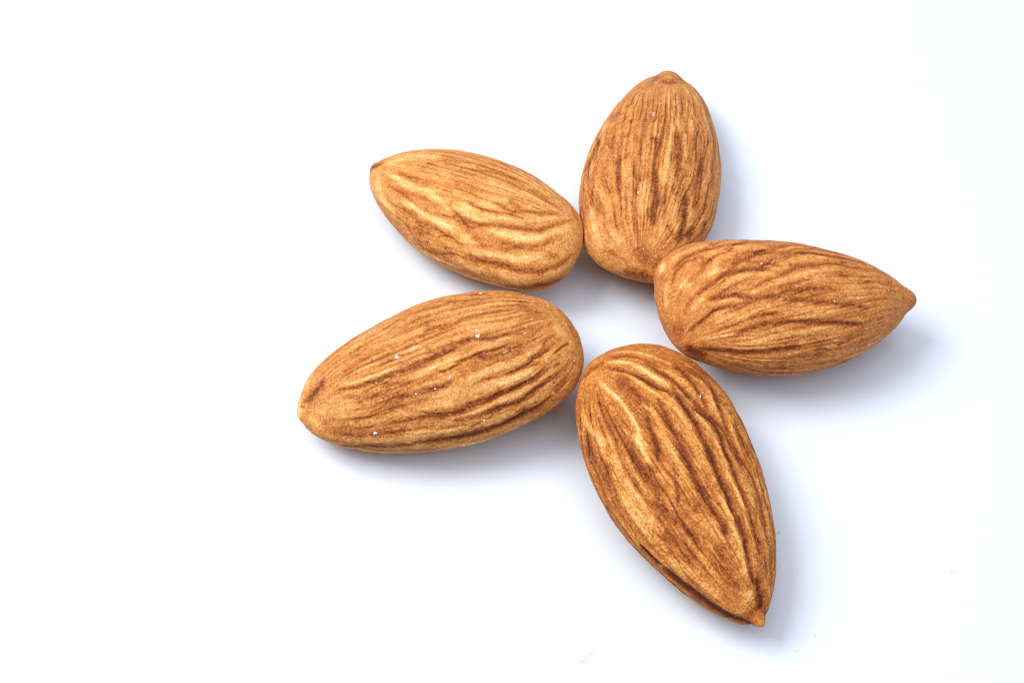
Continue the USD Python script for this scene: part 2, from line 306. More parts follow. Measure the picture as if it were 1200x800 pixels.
# Each almond as it was measured: body, vein pole, salt grains, and every crease (-) and swelling (+), a few of them highlight as (strength, half width, points), local mm.
DATA = {
1: dict(p={'x': -4.2982, 'y': 11.6763, 'yaw': 2.4968, 'L': 23.9166, 'wl': [8.043, 6.593, 5.694, 5.694, 5.243, 4.722, 3.989], 'wr': [9.512, 9.512, 8.091, 7.349, 6.696, 5.608, 3.823], 'roll': 0.0, 'pitch': -0.0873, 'h': 4.0242},
 pole=[-10.21, -4.33, 1.78], salt=[],
 lines=[
  [-0.6,np.float64(0.214),[[1.72,-2.62,3.43],[0.86,-3.22,3.41],[0.05,-3.81,3.34],[-0.8,-4.06,3.35],[-1.66,-4.29,3.34],[-2.66,-4.49,3.31],[-3.59,-4.73,3.21]]],
  [-0.5,np.float64(0.244),[[-4.23,-4.23,3.4],[-4.96,-4.16,3.39],[-5.63,-4.16,3.33],[-6.32,-4.15,3.26],[-6.94,-4.17,3.16],[-7.58,-4.24,3.02],[-8.15,-4.35,2.84]]],
  [-0.8,np.float64(0.241),[[-3.05,-0.44,4.15],[-3.96,-0.53,4.14],[-4.9,-0.65,4.1],[-5.52,-1.15,4.02],[-6.13,-1.62,3.9],[-6.76,-2.17,3.73],[-7.33,-2.72,3.53],[-7.8,-3.3,3.29],[-8.25,-3.87,3.0]]],
  [-0.8,np.float64(0.192),[[1.3,1.85,3.55],[-0.03,2.23,3.62],[-1.31,2.53,3.62],[-2.2,2.39,3.71],[-3.08,2.28,3.77],[-3.93,1.88,3.88],[-4.72,1.45,3.96],[-5.71,0.96,3.97],[-6.66,0.4,3.93],[-7.39,-0.11,3.83],[-8.12,-0.66,3.65],[-8.43,-1.54,3.49],[-8.74,-2.48,3.25],[-9.04,-3.3,2.94],[-9.25,-4.24,2.5]]],
  [-0.6,np.float64(0.318),[[-4.41,2.67,3.58],[-5.7,2.42,3.56],[-7.0,2.14,3.48],[-7.82,1.62,3.5],[-8.62,1.04,3.44],[-9.04,0.26,3.41],[-9.41,-0.61,3.27],[-9.64,-1.29,3.13],[-9.86,-2.0,2.92]]],
  [-0.9,np.float64(0.254),[[-3.03,4.86,2.03],[-3.99,4.73,2.07],[-4.88,4.61,2.06],[-5.87,4.31,2.18],[-6.89,3.99,2.27],[-7.88,3.65,2.34],[-8.86,3.31,2.31],[-9.71,2.78,2.33],[-10.48,2.2,2.22],[-10.97,1.35,2.26],[-11.36,0.39,2.13],[-11.45,-0.53,2.02],[-11.47,-1.53,1.79]]],
  [-0.45,np.float64(0.248),[[7.89,0.97,1.95],[7.11,1.02,2.26],[6.33,1.06,2.53],[5.59,1.09,2.76],[4.88,1.17,2.95],[4.19,1.25,3.12],[3.54,1.32,3.26]]],
  [-0.5,np.float64(0.368),[[7.57,2.35,1.6],[6.33,2.53,2.03],[5.13,2.66,2.39],[3.81,2.67,2.77],[2.48,2.64,3.09],[1.6,2.63,3.26],[0.7,2.59,3.41]]],
  [-0.4,np.float64(0.569),[[2.16,-0.24,3.66],[1.53,-0.43,3.76],[0.9,-0.62,3.84],[0.26,-0.77,3.91],[-0.16,-0.68,3.96],[-0.59,-0.58,4.01],[-1.01,-0.49,4.05]]],
  [-0.9,np.float64(0.358),[[-10.01,3.51,0.91],[-10.44,3.19,1.01],[-10.82,2.83,1.06],[-11.17,2.42,1.01],[-11.51,1.86,1.01],[-11.76,1.21,0.81],[-11.77,0.28,0.26]]],  # dark bottom: underside shade put into the skin tone
  [-0.5,np.float64(0.322),[[-3.82,-1.43,4.07],[-4.32,-1.52,4.05],[-4.86,-1.55,4.02],[-5.39,-1.62,3.97]]],
  [-0.35,np.float64(0.286),[[8.88,2.84,0.44],[6.75,3.56,1.1],[4.8,4.1,1.49],[3.17,4.17,2.02],[1.58,4.16,2.42],[0.2,4.24,2.57],[-1.08,4.27,2.65]]],
  [-0.7,np.float64(0.239),[[-7.71,4.41,0.14],[-8.65,4.16,0.52],[-9.54,3.79,0.71],[-10.34,3.28,0.68]]],
  [-0.5,np.float64(0.359),[[-0.53,2.9,3.42],[-1.28,2.98,3.44],[-2.02,3.05,3.44],[-2.75,3.14,3.41],[-3.53,3.29,3.32],[-4.29,3.41,3.2],[-5.04,3.52,3.05]]],
  [-1.2,np.float64(0.113),[[0.83,5.35,1.19],[0.72,5.36,1.2],[0.67,5.37,1.18],[0.56,5.39,1.17]]],
  [-0.35,np.float64(0.249),[[5.72,-2.01,2.61],[4.42,-2.54,2.87],[3.21,-3.15,3.0],[1.95,-3.92,3.0],[0.81,-4.79,2.84],[-0.79,-5.09,2.91],[-2.28,-5.47,2.82]]],
  [-0.6,np.float64(0.204),[[-8.08,-5.9,1.86],[-8.7,-5.38,2.06],[-9.19,-5.04,2.06],[-9.68,-4.73,1.97]]],
  [-0.5,np.float64(0.237),[[-5.88,3.98,2.54],[-6.56,3.79,2.56],[-7.25,3.59,2.58],[-7.94,3.38,2.57]]],
  [-0.4,np.float64(0.317),[[-9.79,0.62,3.1],[-10.19,0.49,2.93],[-10.56,0.33,2.75],[-10.95,0.14,2.5]]],
  [-0.35,np.float64(0.324),[[2.55,5.4,0.28],[1.67,5.52,0.45],[0.82,5.6,0.53],[-0.03,5.63,0.58],[-0.77,5.6,0.7],[-1.51,5.56,0.79],[-2.24,5.5,0.88]]],
  [-1.0,np.float64(0.137),[[11.43,0.67,-0.25],[11.04,0.49,0.2],[10.77,0.19,0.47],[10.56,-0.16,0.63]]],
  [0.75,np.float64(0.328),[[8.08,1.42,1.76],[6.71,1.71,2.23],[5.44,1.94,2.59],[4.28,1.88,2.94],[3.18,1.76,3.24],[1.82,2.01,3.43],[0.5,2.23,3.56]]],
  [0.5,np.float64(0.322),[[-0.17,1.41,3.84],[-0.65,1.41,3.89],[-1.18,1.44,3.92],[-1.71,1.43,3.96]]],
  [0.75,np.float64(0.276),[[5.42,3.35,1.89],[4.22,3.48,2.22],[3.06,3.58,2.49],[2.17,3.74,2.59],[1.28,3.87,2.68],[0.17,3.84,2.85],[-0.94,3.76,3.0]]],
  [0.6,np.float64(0.358),[[-4.34,2.25,3.74],[-5.26,2.01,3.76],[-6.19,1.75,3.74],[-7.15,1.37,3.7],[-8.04,0.92,3.61],[-8.46,0.3,3.58],[-8.83,-0.39,3.48],[-9.39,-1.79,3.16],[-9.87,-3.38,2.54]]],
  [0.5,np.float64(0.317),[[-4.04,4.2,2.64],[-5.17,4.0,2.67],[-6.24,3.8,2.63],[-7.35,3.29,2.79],[-8.41,2.73,2.88],[-9.13,1.87,3.05],[-9.76,0.91,3.07]]],
  [0.6,np.float64(0.238),[[-10.76,2.23,1.97],[-10.99,1.87,1.99],[-11.19,1.49,1.98],[-11.41,1.08,1.91],[-11.54,0.5,1.9],[-11.66,-0.14,1.77],[-11.72,-0.86,1.56]]],
  [0.5,np.float64(0.24),[[-4.12,0.93,4.08],[-4.99,0.47,4.09],[-5.84,-0.04,4.04],[-6.62,-0.84,3.92],[-7.36,-1.68,3.71],[-7.86,-2.36,3.5],[-8.31,-3.12,3.22]]],
  [0.4,np.float64(0.285),[[0.56,-2.49,3.63],[-0.87,-2.63,3.76],[-2.25,-2.82,3.81],[-3.39,-2.98,3.8],[-4.45,-3.25,3.71],[-5.8,-3.48,3.54],[-7.1,-3.73,3.29]]],
  [0.5,np.float64(0.506),[[9.94,0.2,1.03],[9.29,-0.36,1.39],[8.73,-1.02,1.6],[8.23,-1.74,1.69],[7.18,-2.15,2.05],[6.21,-2.6,2.3],[5.32,-3.15,2.42]]],
  [0.5,np.float64(0.418),[[9.92,1.94,0.43],[9.21,2.44,0.58],[8.57,2.89,0.63],[7.94,3.31,0.62],[6.94,3.75,0.75],[5.99,4.16,0.77],[5.08,4.53,0.75]]],
  [0.35,np.float64(0.477),[[-2.44,4.05,2.85],[-4.39,4.17,2.62],[-6.18,4.18,2.25],[-7.97,4.09,1.73]]],
 ]),
2: dict(p={'x': -6.3849, 'y': -6.8653, 'yaw': -2.8933, 'L': 26.1093, 'wl': [9.866, 8.465, 7.324, 6.787, 6.215, 5.733, 4.115], 'wr': [10.25, 9.524, 8.652, 8.058, 7.413, 7.534, 6.249], 'roll': 0.0, 'pitch': -0.096, 'h': 4.315},
 pole=[-12.54, -2.25, 1.65], salt=[[[3.68, -0.97, 3.61], 0.87], [[-0.41, 2.41, 3.99], 0.4], [[2.79, 2.98, 3.32], 0.36], [[1.08, 3.01, 3.62], 0.28], [[5.88, 0.82, 3.04], 0.28], [[6.82, 4.59, 1.03], 0.48], [[2.25, -2.29, 3.72], 0.24], [[-3.8, -0.83, 4.47], 0.63], [[-3.69, -1.46, 4.42], 0.32], [[-4.61, -3.42, 4.05], 0.28], [[-5.69, 1.26, 4.36], 0.56], [[-5.27, -6.44, 2.67], 0.36], [[-7.76, -0.28, 4.23], 0.28], [[-11.61, 2.58, 2.48], 0.24], [[-2.57, 6.21, 1.97], 0.28]],
 lines=[
  [-0.9,np.float64(0.194),[[9.47,-0.09,1.74],[8.42,0.28,2.2],[7.42,0.57,2.57],[6.49,0.64,2.87],[5.57,0.68,3.15],[4.61,0.63,3.4],[3.68,0.57,3.63],[2.78,0.59,3.81],[1.82,0.56,3.98],[0.9,0.36,4.14],[-0.09,0.15,4.27],[-1.07,-0.09,4.37],[-2.05,-0.33,4.44],[-2.56,-0.43,4.46],[-3.01,-0.53,4.47]]],
  [0.7,np.float64(0.15),[[8.98,-0.09,1.97],[7.93,0.0,2.4],[6.84,0.06,2.79],[5.83,0.06,3.1],[4.78,0.07,3.39],[4.18,0.0,3.54],[3.52,-0.08,3.68]]],
  [-0.6,np.float64(0.164),[[5.56,1.36,3.06],[5.08,1.4,3.18],[4.66,1.42,3.29],[4.17,1.49,3.4],[3.5,1.7,3.51],[2.82,1.9,3.61],[2.19,2.06,3.7]]],
  [-1.1,np.float64(0.089),[[-1.19,1.3,4.29],[-1.71,1.21,4.34],[-2.17,1.16,4.37],[-2.62,1.07,4.41],[-3.19,0.97,4.44],[-3.69,0.88,4.46],[-4.24,0.78,4.46]]],
  [-0.7,np.float64(0.178),[[4.79,2.73,2.92],[3.91,2.83,3.11],[3.02,2.96,3.28],[2.0,3.04,3.46],[1.08,3.1,3.59],[0.21,3.01,3.75],[-0.65,2.9,3.88]]],
  [-0.5,np.float64(0.223),[[8.44,3.02,1.44],[7.68,3.12,1.74],[6.92,3.21,2.01],[6.22,3.2,2.28],[5.51,3.17,2.53],[4.61,3.23,2.78],[3.68,3.24,3.02]]],
  [-0.6,np.float64(0.333),[[5.85,4.43,1.66],[4.8,4.56,1.95],[3.71,4.68,2.22],[2.7,4.87,2.37],[1.67,5.03,2.5],[0.81,5.14,2.59],[-0.12,5.23,2.68],[-1.21,5.1,2.9],[-2.29,4.96,3.08],[-2.91,4.83,3.18],[-3.58,4.69,3.28]]],
  [-0.8,np.float64(0.185),[[-0.23,5.88,2.13],[-0.81,5.88,2.21],[-1.45,5.89,2.27],[-2.08,5.85,2.35],[-2.53,5.79,2.44],[-2.98,5.74,2.49],[-3.48,5.66,2.57]]],
  [-1.0,np.float64(0.26),[[3.83,6.03,0.51],[2.87,6.25,0.57],[1.95,6.44,0.56],[0.97,6.58,0.67],[-0.02,6.68,0.74],[-0.88,6.72,0.86],[-1.81,6.74,0.94],[-2.49,6.71,1.03],[-3.22,6.66,1.13]]],
  [-0.55,np.float64(0.374),[[10.64,2.79,0.18],[9.93,3.27,0.33],[9.26,3.7,0.42],[8.32,4.06,0.7],[7.4,4.38,0.92],[6.11,4.84,1.13],[4.79,5.27,1.28]]],
  [-0.9,np.float64(0.196),[[10.16,3.54,-1.51],[9.33,4.16,-0.97],[8.46,4.6,-0.73],[7.32,5.07,-0.43],[6.19,5.47,-0.23],[5.0,5.82,0.02],[3.85,6.11,0.18]]],
  [-0.4,np.float64(0.226),[[9.42,-1.21,1.68],[8.37,-1.29,2.13],[7.31,-1.43,2.52],[6.23,-1.34,2.89],[5.14,-1.32,3.21],[4.23,-1.23,3.45],[3.34,-1.12,3.66]]],
  [-0.35,np.float64(0.229),[[7.79,-3.23,1.91],[6.88,-3.41,2.19],[5.92,-3.66,2.43],[4.98,-3.91,2.63]]],
  [-0.35,np.float64(0.187),[[9.02,0.67,1.91],[8.46,1.05,2.1],[7.92,1.39,2.26],[7.35,1.76,2.39],[6.62,1.82,2.63],[5.91,1.9,2.84],[5.23,1.97,3.02]]],
  [-0.95,np.float64(0.344),[[10.27,-1.98,1.09],[10.45,-1.57,1.08],[10.66,-1.2,1.02],[11.16,-0.95,0.74],[11.65,-0.73,0.42],[12.03,-0.7,0.13],[12.42,-0.7,-0.24]]],
  [-0.6,np.float64(0.153),[[10.27,-1.98,1.09],[10.41,-1.73,1.06],[10.52,-1.46,1.06],[10.66,-1.2,1.02]]],
  [-1.0,np.float64(0.138),[[12.54,-0.53,-0.36],[12.45,-0.38,-0.24],[12.37,-0.24,-0.14],[12.28,-0.09,-0.05]]],
  [0.8,np.float64(0.165),[[2.89,-1.24,3.74],[2.61,-1.25,3.8],[2.33,-1.26,3.85],[2.04,-1.27,3.9],[1.75,-1.28,3.94],[1.41,-1.29,4.0],[1.12,-1.3,4.04]]],
  [0.5,np.float64(0.165),[[6.99,0.09,2.74],[6.49,0.09,2.9],[5.93,0.09,3.07],[5.41,0.1,3.22]]],
  [0.5,np.float64(0.163),[[2.76,2.03,3.6],[2.31,2.01,3.69],[1.85,1.95,3.78],[1.4,1.88,3.87]]],
  [0.5,np.float64(0.251),[[5.68,3.87,2.11],[4.78,4.04,2.32],[3.91,4.19,2.49],[2.74,4.32,2.72],[1.54,4.42,2.93],[0.33,4.43,3.12],[-0.94,4.4,3.3]]],
  [0.45,np.float64(0.296),[[3.41,5.67,1.38],[2.62,5.81,1.49],[1.82,5.95,1.57],[1.06,6.06,1.64]]],
  [0.4,np.float64(0.377),[[11.92,0.68,0.19],[11.27,0.98,0.62],[10.62,1.24,0.97],[9.98,1.46,1.28],[9.2,1.68,1.62],[8.49,1.87,1.9],[7.72,2.04,2.17]]],
  [0.6,np.float64(0.464),[[11.25,-3.63,-0.54],[11.52,-2.82,-0.12],[11.79,-2.24,-0.08],[12.07,-1.76,-0.16]]],
  [0.5,np.float64(0.304),[[12.29,0.73,-0.16],[11.97,1.3,-0.06],[11.64,1.81,-0.01],[11.32,2.3,-0.05]]],
  [0.4,np.float64(0.379),[[3.59,-2.91,3.31],[2.53,-2.92,3.53],[1.5,-2.95,3.71],[0.46,-3.05,3.85]]],
  [-0.8,np.float64(0.194),[[2.78,0.63,3.81],[1.99,0.56,3.96],[1.18,0.44,4.09],[0.43,0.07,4.21],[-0.38,-0.33,4.3],[-1.24,-0.43,4.37],[-2.11,-0.53,4.43],[-2.73,-0.63,4.46],[-3.35,-0.73,4.47],[-4.02,-0.52,4.49],[-4.67,-0.32,4.49],[-5.37,-0.36,4.46],[-6.09,-0.4,4.42],[-7.0,-0.34,4.33],[-7.9,-0.32,4.2]]],
  [-0.55,np.float64(0.197),[[2.26,-1.88,3.78],[1.22,-2.34,3.88],[0.17,-2.9,3.92],[-0.69,-2.82,4.03],[-1.5,-2.71,4.13],[-2.3,-2.86,4.15],[-3.16,-3.05,4.14],[-4.33,-3.14,4.13],[-5.51,-3.24,4.06],[-6.44,-3.19,3.99],[-7.42,-3.23,3.86]]],
  [-1.2,np.float64(0.089),[[-1.83,1.34,4.33],[-2.57,1.11,4.4],[-3.3,0.88,4.45],[-4.08,0.91,4.45],[-4.84,0.9,4.44],[-5.47,0.8,4.43],[-6.1,0.66,4.4]]],
  [-0.9,np.float64(0.089),[[0.71,1.72,4.0],[0.3,1.73,4.06],[-0.1,1.74,4.11],[-0.51,1.7,4.16],[-0.85,1.61,4.21],[-1.25,1.52,4.26],[-1.66,1.43,4.3]]],
  [-0.6,np.float64(0.163),[[2.48,2.13,3.63],[2.19,2.11,3.69],[1.85,2.08,3.75],[1.57,2.05,3.81],[1.11,1.89,3.92],[0.65,1.73,4.01],[0.25,1.56,4.09]]],
  [-0.6,np.float64(0.298),[[-3.19,1.28,4.4],[-3.92,1.49,4.38],[-4.63,1.69,4.34],[-5.43,1.53,4.34],[-6.26,1.36,4.3],[-7.05,1.16,4.25],[-7.9,0.96,4.15]]],
  [-0.7,np.float64(0.18),[[-7.36,2.33,3.99],[-7.97,2.19,3.93],[-8.55,2.0,3.86],[-9.01,1.4,3.87],[-9.49,0.75,3.83],[-10.06,0.45,3.68],[-10.62,0.08,3.5]]],
  [-0.9,np.float64(0.075),[[-9.75,2.11,3.52],[-10.15,1.86,3.45],[-10.54,1.58,3.37],[-10.93,1.31,3.25],[-11.17,1.19,3.15],[-11.4,1.1,3.05],[-11.64,0.97,2.92]]],
  [-0.7,np.float64(0.12),[[-9.5,3.07,3.29],[-9.78,3.05,3.21],[-10.04,2.99,3.14],[-10.33,2.93,3.05]]],
  [-0.9,np.float64(0.193),[[0.0,5.07,2.78],[-1.14,4.97,2.99],[-2.34,4.86,3.15],[-3.42,4.81,3.21],[-4.47,4.72,3.24],[-5.27,4.61,3.27],[-6.05,4.47,3.28],[-6.9,4.24,3.31],[-7.71,4.0,3.31],[-8.51,3.57,3.35],[-9.34,3.15,3.31]]],
  [-0.9,np.float64(0.193),[[-1.78,5.81,2.38],[-2.86,5.72,2.51],[-3.92,5.62,2.6],[-4.85,5.57,2.59],[-5.81,5.51,2.54],[-6.81,5.1,2.74],[-7.84,4.65,2.89],[-8.51,4.32,2.95],[-9.14,3.97,2.98]]],
  [-1.5,np.float64(0.124),[[-4.24,-6.47,2.73],[-4.62,-6.38,2.77],[-5.05,-6.35,2.76],[-5.48,-6.34,2.72]]],
  [-1.3,np.float64(0.156),[[-7.92,-5.97,2.5],[-8.78,-5.77,2.35],[-9.64,-5.74,1.89],[-10.3,-5.26,1.9],[-10.94,-4.73,1.84],[-11.38,-4.24,1.83],[-11.8,-3.68,1.79]]],
  [-0.5,np.float64(0.229),[[-12.26,-1.17,2.44],[-12.29,-0.61,2.49],[-12.34,-0.11,2.47],[-12.4,0.35,2.4]]],
  [-0.5,np.float64(0.306),[[-8.29,-4.19,3.39],[-8.53,-3.54,3.56],[-8.82,-2.98,3.65],[-9.06,-2.4,3.72],[-9.43,-2.47,3.61],[-9.75,-2.54,3.5],[-10.09,-2.61,3.36]]],
  [-0.4,np.float64(0.192),[[-0.44,-5.68,3.03],[-1.35,-5.49,3.22],[-2.27,-5.39,3.33],[-3.17,-5.26,3.42],[-4.12,-5.23,3.44],[-5.04,-5.16,3.43],[-5.99,-5.18,3.34]]],
  [-0.5,np.float64(0.186),[[-5.11,3.46,3.84],[-5.84,3.31,3.85],[-6.6,3.15,3.83],[-7.38,2.94,3.8],[-7.8,2.85,3.77],[-8.26,2.74,3.72],[-8.7,2.63,3.66]]],
  [0.5,np.float64(0.297),[[2.66,1.61,3.7],[1.75,1.43,3.9],[0.77,1.23,4.07],[-0.21,1.02,4.22],[-0.73,0.94,4.29],[-1.3,0.8,4.35],[-1.82,0.67,4.4]]],
  [0.5,np.float64(0.299),[[-2.05,1.07,4.38],[-3.35,0.7,4.47],[-4.67,0.35,4.49],[-5.31,0.15,4.47],[-5.99,-0.08,4.43],[-7.09,-0.25,4.32],[-8.26,-0.44,4.14]]],
  [0.4,np.float64(0.377),[[-2.4,-1.8,4.34],[-3.3,-1.68,4.38],[-4.19,-1.55,4.41],[-5.11,-1.47,4.39],[-5.95,-1.53,4.34],[-6.81,-1.62,4.25],[-7.63,-1.74,4.12]]],
  [0.4,np.float64(0.455),[[-10.89,-0.9,3.34],[-10.98,-0.44,3.33],[-11.07,0.0,3.3],[-11.16,0.43,3.24]]],
  [0.45,np.float64(0.37),[[-2.63,3.68,3.75],[-3.42,3.69,3.77],[-4.25,3.64,3.79],[-5.06,3.62,3.78],[-5.9,3.5,3.77],[-6.76,3.39,3.72],[-7.58,3.28,3.65]]],
  [0.5,np.float64(0.369),[[1.92,3.64,3.24],[0.94,3.67,3.4],[-0.04,3.72,3.52],[-1.08,3.74,3.62],[-2.0,3.7,3.71],[-2.91,3.63,3.78],[-3.86,3.51,3.85]]],
  [0.35,np.float64(0.382),[[0.2,-4.12,3.59],[-0.84,-4.05,3.73],[-1.88,-4.05,3.82],[-2.9,-4.07,3.86],[-4.3,-4.13,3.85],[-5.64,-4.21,3.76],[-7.07,-4.36,3.55]]],
  [-1.0,np.float64(0.237),[[-2.34,4.86,3.15],[-2.85,4.84,3.18],[-3.42,4.81,3.21],[-3.97,4.7,3.27],[-4.51,4.62,3.31],[-5.32,4.5,3.33],[-6.1,4.4,3.32],[-6.9,4.18,3.35],[-7.75,3.93,3.34]]],
  [-0.9,np.float64(0.177),[[-2.36,5.87,2.35],[-2.76,5.83,2.4],[-3.21,5.78,2.46],[-3.6,5.73,2.51],[-4.04,5.69,2.53],[-4.42,5.65,2.55],[-4.85,5.57,2.59]]],
  [-0.7,np.float64(0.148),[[0.18,5.73,2.21],[-0.63,5.82,2.24],[-1.5,5.86,2.3],[-2.37,5.92,2.3]]],
  [-1.1,np.float64(0.238),[[3.22,6.15,0.61],[2.19,6.36,0.67],[1.21,6.53,0.7],[0.16,6.66,0.75],[-0.89,6.75,0.77],[-1.75,6.74,0.91],[-2.61,6.72,1.02],[-3.28,6.66,1.13],[-4.0,6.58,1.22],[-5.13,6.4,1.41],[-6.27,6.17,1.54],[-6.91,6.01,1.62],[-7.58,5.82,1.69],[-8.17,5.6,1.8],[-8.78,5.34,1.9]]],
  [-0.7,np.float64(0.225),[[-9.18,5.04,2.1],[-9.57,4.8,2.16],[-10.03,4.57,2.14],[-10.45,4.29,2.14]]],
  [0.5,np.float64(0.225),[[1.28,6.63,-0.39],[-0.23,6.79,-0.27],[-1.76,6.78,-0.42],[-3.01,6.76,-0.24],[-4.32,6.6,-0.33],[-5.41,6.52,0.13],[-6.54,6.32,0.36]]],  # pale rim under the seam: light bounced off the paper, put into the tone
  [0.4,np.float64(0.222),[[-0.95,5.53,2.55],[-1.93,5.5,2.66],[-2.9,5.44,2.75],[-4.12,5.29,2.86],[-5.3,5.1,2.94],[-6.55,5.02,2.85],[-7.81,4.89,2.71]]],
  [0.4,np.float64(0.296),[[3.12,5.74,1.39],[1.52,6.05,1.53],[-0.11,6.32,1.55],[-1.15,6.32,1.71],[-2.24,6.3,1.83],[-3.65,6.22,1.94],[-5.07,6.07,2.0]]],
 ]),
3: dict(p={'x': 14.5153, 'y': 17.5352, 'yaw': 1.4629, 'L': 27.7446, 'wl': [11.76, 10.811, 8.39, 7.351, 6.328, 5.471, 4.954], 'wr': [3.865, 4.722, 6.169, 6.16, 6.01, 6.308, 6.1], 'roll': 0.0, 'pitch': -0.0698, 'h': 3.7192},
 pole=[-13.1, 1.04, 2.04], salt=[[[4.92, 0.98, 2.92], 0.48], [[-2.51, -2.9, 3.33], 0.28], [[-5.72, 1.98, 3.67], 0.32]],
 lines=[
  [-0.9,np.float64(0.336),[[3.09,-1.45,3.16],[2.0,-1.51,3.31],[0.89,-1.61,3.42],[-0.16,-1.57,3.53],[-1.2,-1.56,3.61],[-2.31,-1.67,3.65],[-3.34,-1.75,3.66]]],
  [-0.7,np.float64(0.211),[[1.45,1.16,3.45],[1.39,1.03,3.47],[1.33,0.84,3.49],[1.21,0.66,3.52],[0.78,0.57,3.57],[0.28,0.48,3.62],[-0.15,0.35,3.67]]],
  [-0.4,np.float64(0.169),[[2.23,2.56,3.13],[1.56,2.47,3.24],[0.89,2.37,3.34],[0.27,2.26,3.43]]],
  [-0.7,np.float64(0.183),[[3.58,-0.06,3.21],[2.25,0.04,3.41],[1.02,0.16,3.56],[-0.27,0.35,3.68],[-1.56,0.54,3.76],[-2.6,0.64,3.81],[-3.56,0.74,3.83],[-4.51,0.64,3.83],[-5.43,0.49,3.82]]],
  [-0.7,np.float64(0.199),[[-0.74,3.94,3.12],[-1.6,3.97,3.18],[-2.4,3.99,3.22],[-3.19,4.03,3.24],[-3.96,3.93,3.28],[-4.66,3.87,3.3],[-5.35,3.79,3.31]]],
  [-0.45,np.float64(0.219),[[2.78,4.86,2.23],[1.87,4.83,2.43],[1.02,4.79,2.59],[0.16,4.72,2.74],[-0.7,4.63,2.88],[-1.49,4.5,2.99],[-2.29,4.39,3.08]]],
  [-0.7,np.float64(0.251),[[0.34,-4.12,2.64],[-0.52,-4.02,2.76],[-1.32,-3.94,2.85],[-2.11,-3.84,2.93],[-2.84,-3.8,2.97],[-3.56,-3.78,2.98],[-4.27,-3.75,2.97]]],
  [-0.5,np.float64(0.211),[[3.37,-2.81,2.79],[1.61,-2.82,3.04],[-0.05,-2.84,3.21],[-1.66,-2.89,3.3]]],
  [-0.5,np.float64(0.164),[[-1.58,2.66,3.51],[-2.62,2.47,3.6],[-3.64,2.32,3.65],[-4.64,2.16,3.68],[-5.27,2.24,3.65],[-5.84,2.27,3.62],[-6.45,2.34,3.58]]],
  [-0.4,np.float64(0.169),[[4.8,1.65,2.85],[3.92,1.72,3.01],[3.09,1.82,3.14],[2.18,1.88,3.26],[1.08,1.94,3.4],[-0.1,1.98,3.51],[-1.14,2.01,3.59]]],
  [-0.35,np.float64(0.175),[[9.79,-1.27,1.53],[8.16,-1.42,2.05],[6.7,-1.56,2.42],[5.31,-1.73,2.71]]],
  [-0.4,np.float64(0.169),[[2.96,6.04,1.35],[1.69,6.13,1.63],[0.47,6.21,1.83],[-0.64,6.31,1.94],[-1.74,6.32,2.06],[-2.84,6.35,2.13],[-3.8,6.39,2.13]]],
  [-0.5,np.float64(0.268),[[11.44,0.34,0.96],[11.12,0.14,1.11],[10.82,-0.02,1.25],[10.82,-0.39,1.23],[10.82,-0.72,1.2],[11.23,-0.91,1.0],[11.67,-1.09,0.76]]],
  [0.5,np.float64(0.331),[[-0.52,-0.56,3.68],[-1.44,-0.56,3.75],[-2.3,-0.55,3.79],[-3.2,-0.51,3.82],[-3.74,-0.54,3.83],[-4.33,-0.57,3.83],[-4.86,-0.6,3.82]]],
  [0.4,np.float64(0.414),[[-1.53,3.33,3.36],[-2.57,3.2,3.44],[-3.59,3.1,3.5],[-4.59,2.98,3.52]]],
  [0.4,np.float64(0.337),[[2.35,-2.29,3.09],[1.25,-2.36,3.22],[0.14,-2.37,3.33],[-0.91,-2.45,3.39]]],
  [0.4,np.float64(0.431),[[4.91,5.64,1.02],[4.03,5.82,1.19],[3.26,5.99,1.3],[2.48,6.17,1.38]]],
  [-0.9,np.float64(0.326),[[-2.36,0.64,3.8],[-3.44,0.54,3.83],[-4.45,0.4,3.84],[-5.6,0.26,3.82],[-6.65,0.08,3.76],[-7.24,0.29,3.71],[-7.86,0.47,3.64],[-8.65,0.29,3.55],[-9.44,0.07,3.42]]],
  [-0.8,np.float64(0.114),[[-7.34,-0.6,3.68],[-6.49,-0.63,3.75],[-5.66,-0.69,3.79],[-4.74,-0.75,3.81]]],
  [-0.6,np.float64(0.165),[[-2.85,-1.65,3.67],[-3.28,-1.72,3.67],[-3.64,-1.82,3.65],[-4.05,-1.88,3.64]]],
  [-1.0,np.float64(0.276),[[-5.0,-2.74,3.38],[-5.91,-2.65,3.36],[-6.84,-2.55,3.32],[-8.04,-2.56,3.14],[-9.17,-2.54,2.88],[-9.8,-2.34,2.77],[-10.43,-2.11,2.65]]],
  [-0.6,np.float64(0.161),[[-6.17,2.35,3.59],[-7.14,2.26,3.54],[-8.07,2.18,3.46],[-8.99,2.0,3.36],[-9.89,1.8,3.22],[-10.56,1.6,3.09],[-11.21,1.38,2.93]]],
  [-0.7,np.float64(0.165),[[-1.79,4.02,3.18],[-2.64,3.99,3.23],[-3.54,3.9,3.29],[-4.43,3.87,3.3],[-4.95,3.81,3.31],[-5.52,3.74,3.32],[-6.08,3.66,3.32]]],
  [-0.5,np.float64(0.205),[[-5.24,5.79,2.51],[-6.24,5.6,2.56],[-7.21,5.43,2.58],[-8.13,5.24,2.59]]],
  [-0.7,np.float64(0.248),[[-1.99,-3.84,2.93],[-2.78,-3.74,3.0],[-3.5,-3.65,3.04],[-4.27,-3.59,3.05],[-5.08,-3.57,3.03],[-5.88,-3.53,2.99],[-6.6,-3.54,2.91]]],
  [-0.7,np.float64(0.719),[[-11.39,1.69,2.83],[-11.76,1.33,2.74],[-12.07,0.97,2.64],[-12.41,0.64,2.5],[-12.62,0.18,2.41],[-12.82,-0.26,2.27],[-12.92,-0.71,2.06]]],  # broad dark end: shade of the near underside painted into the tone
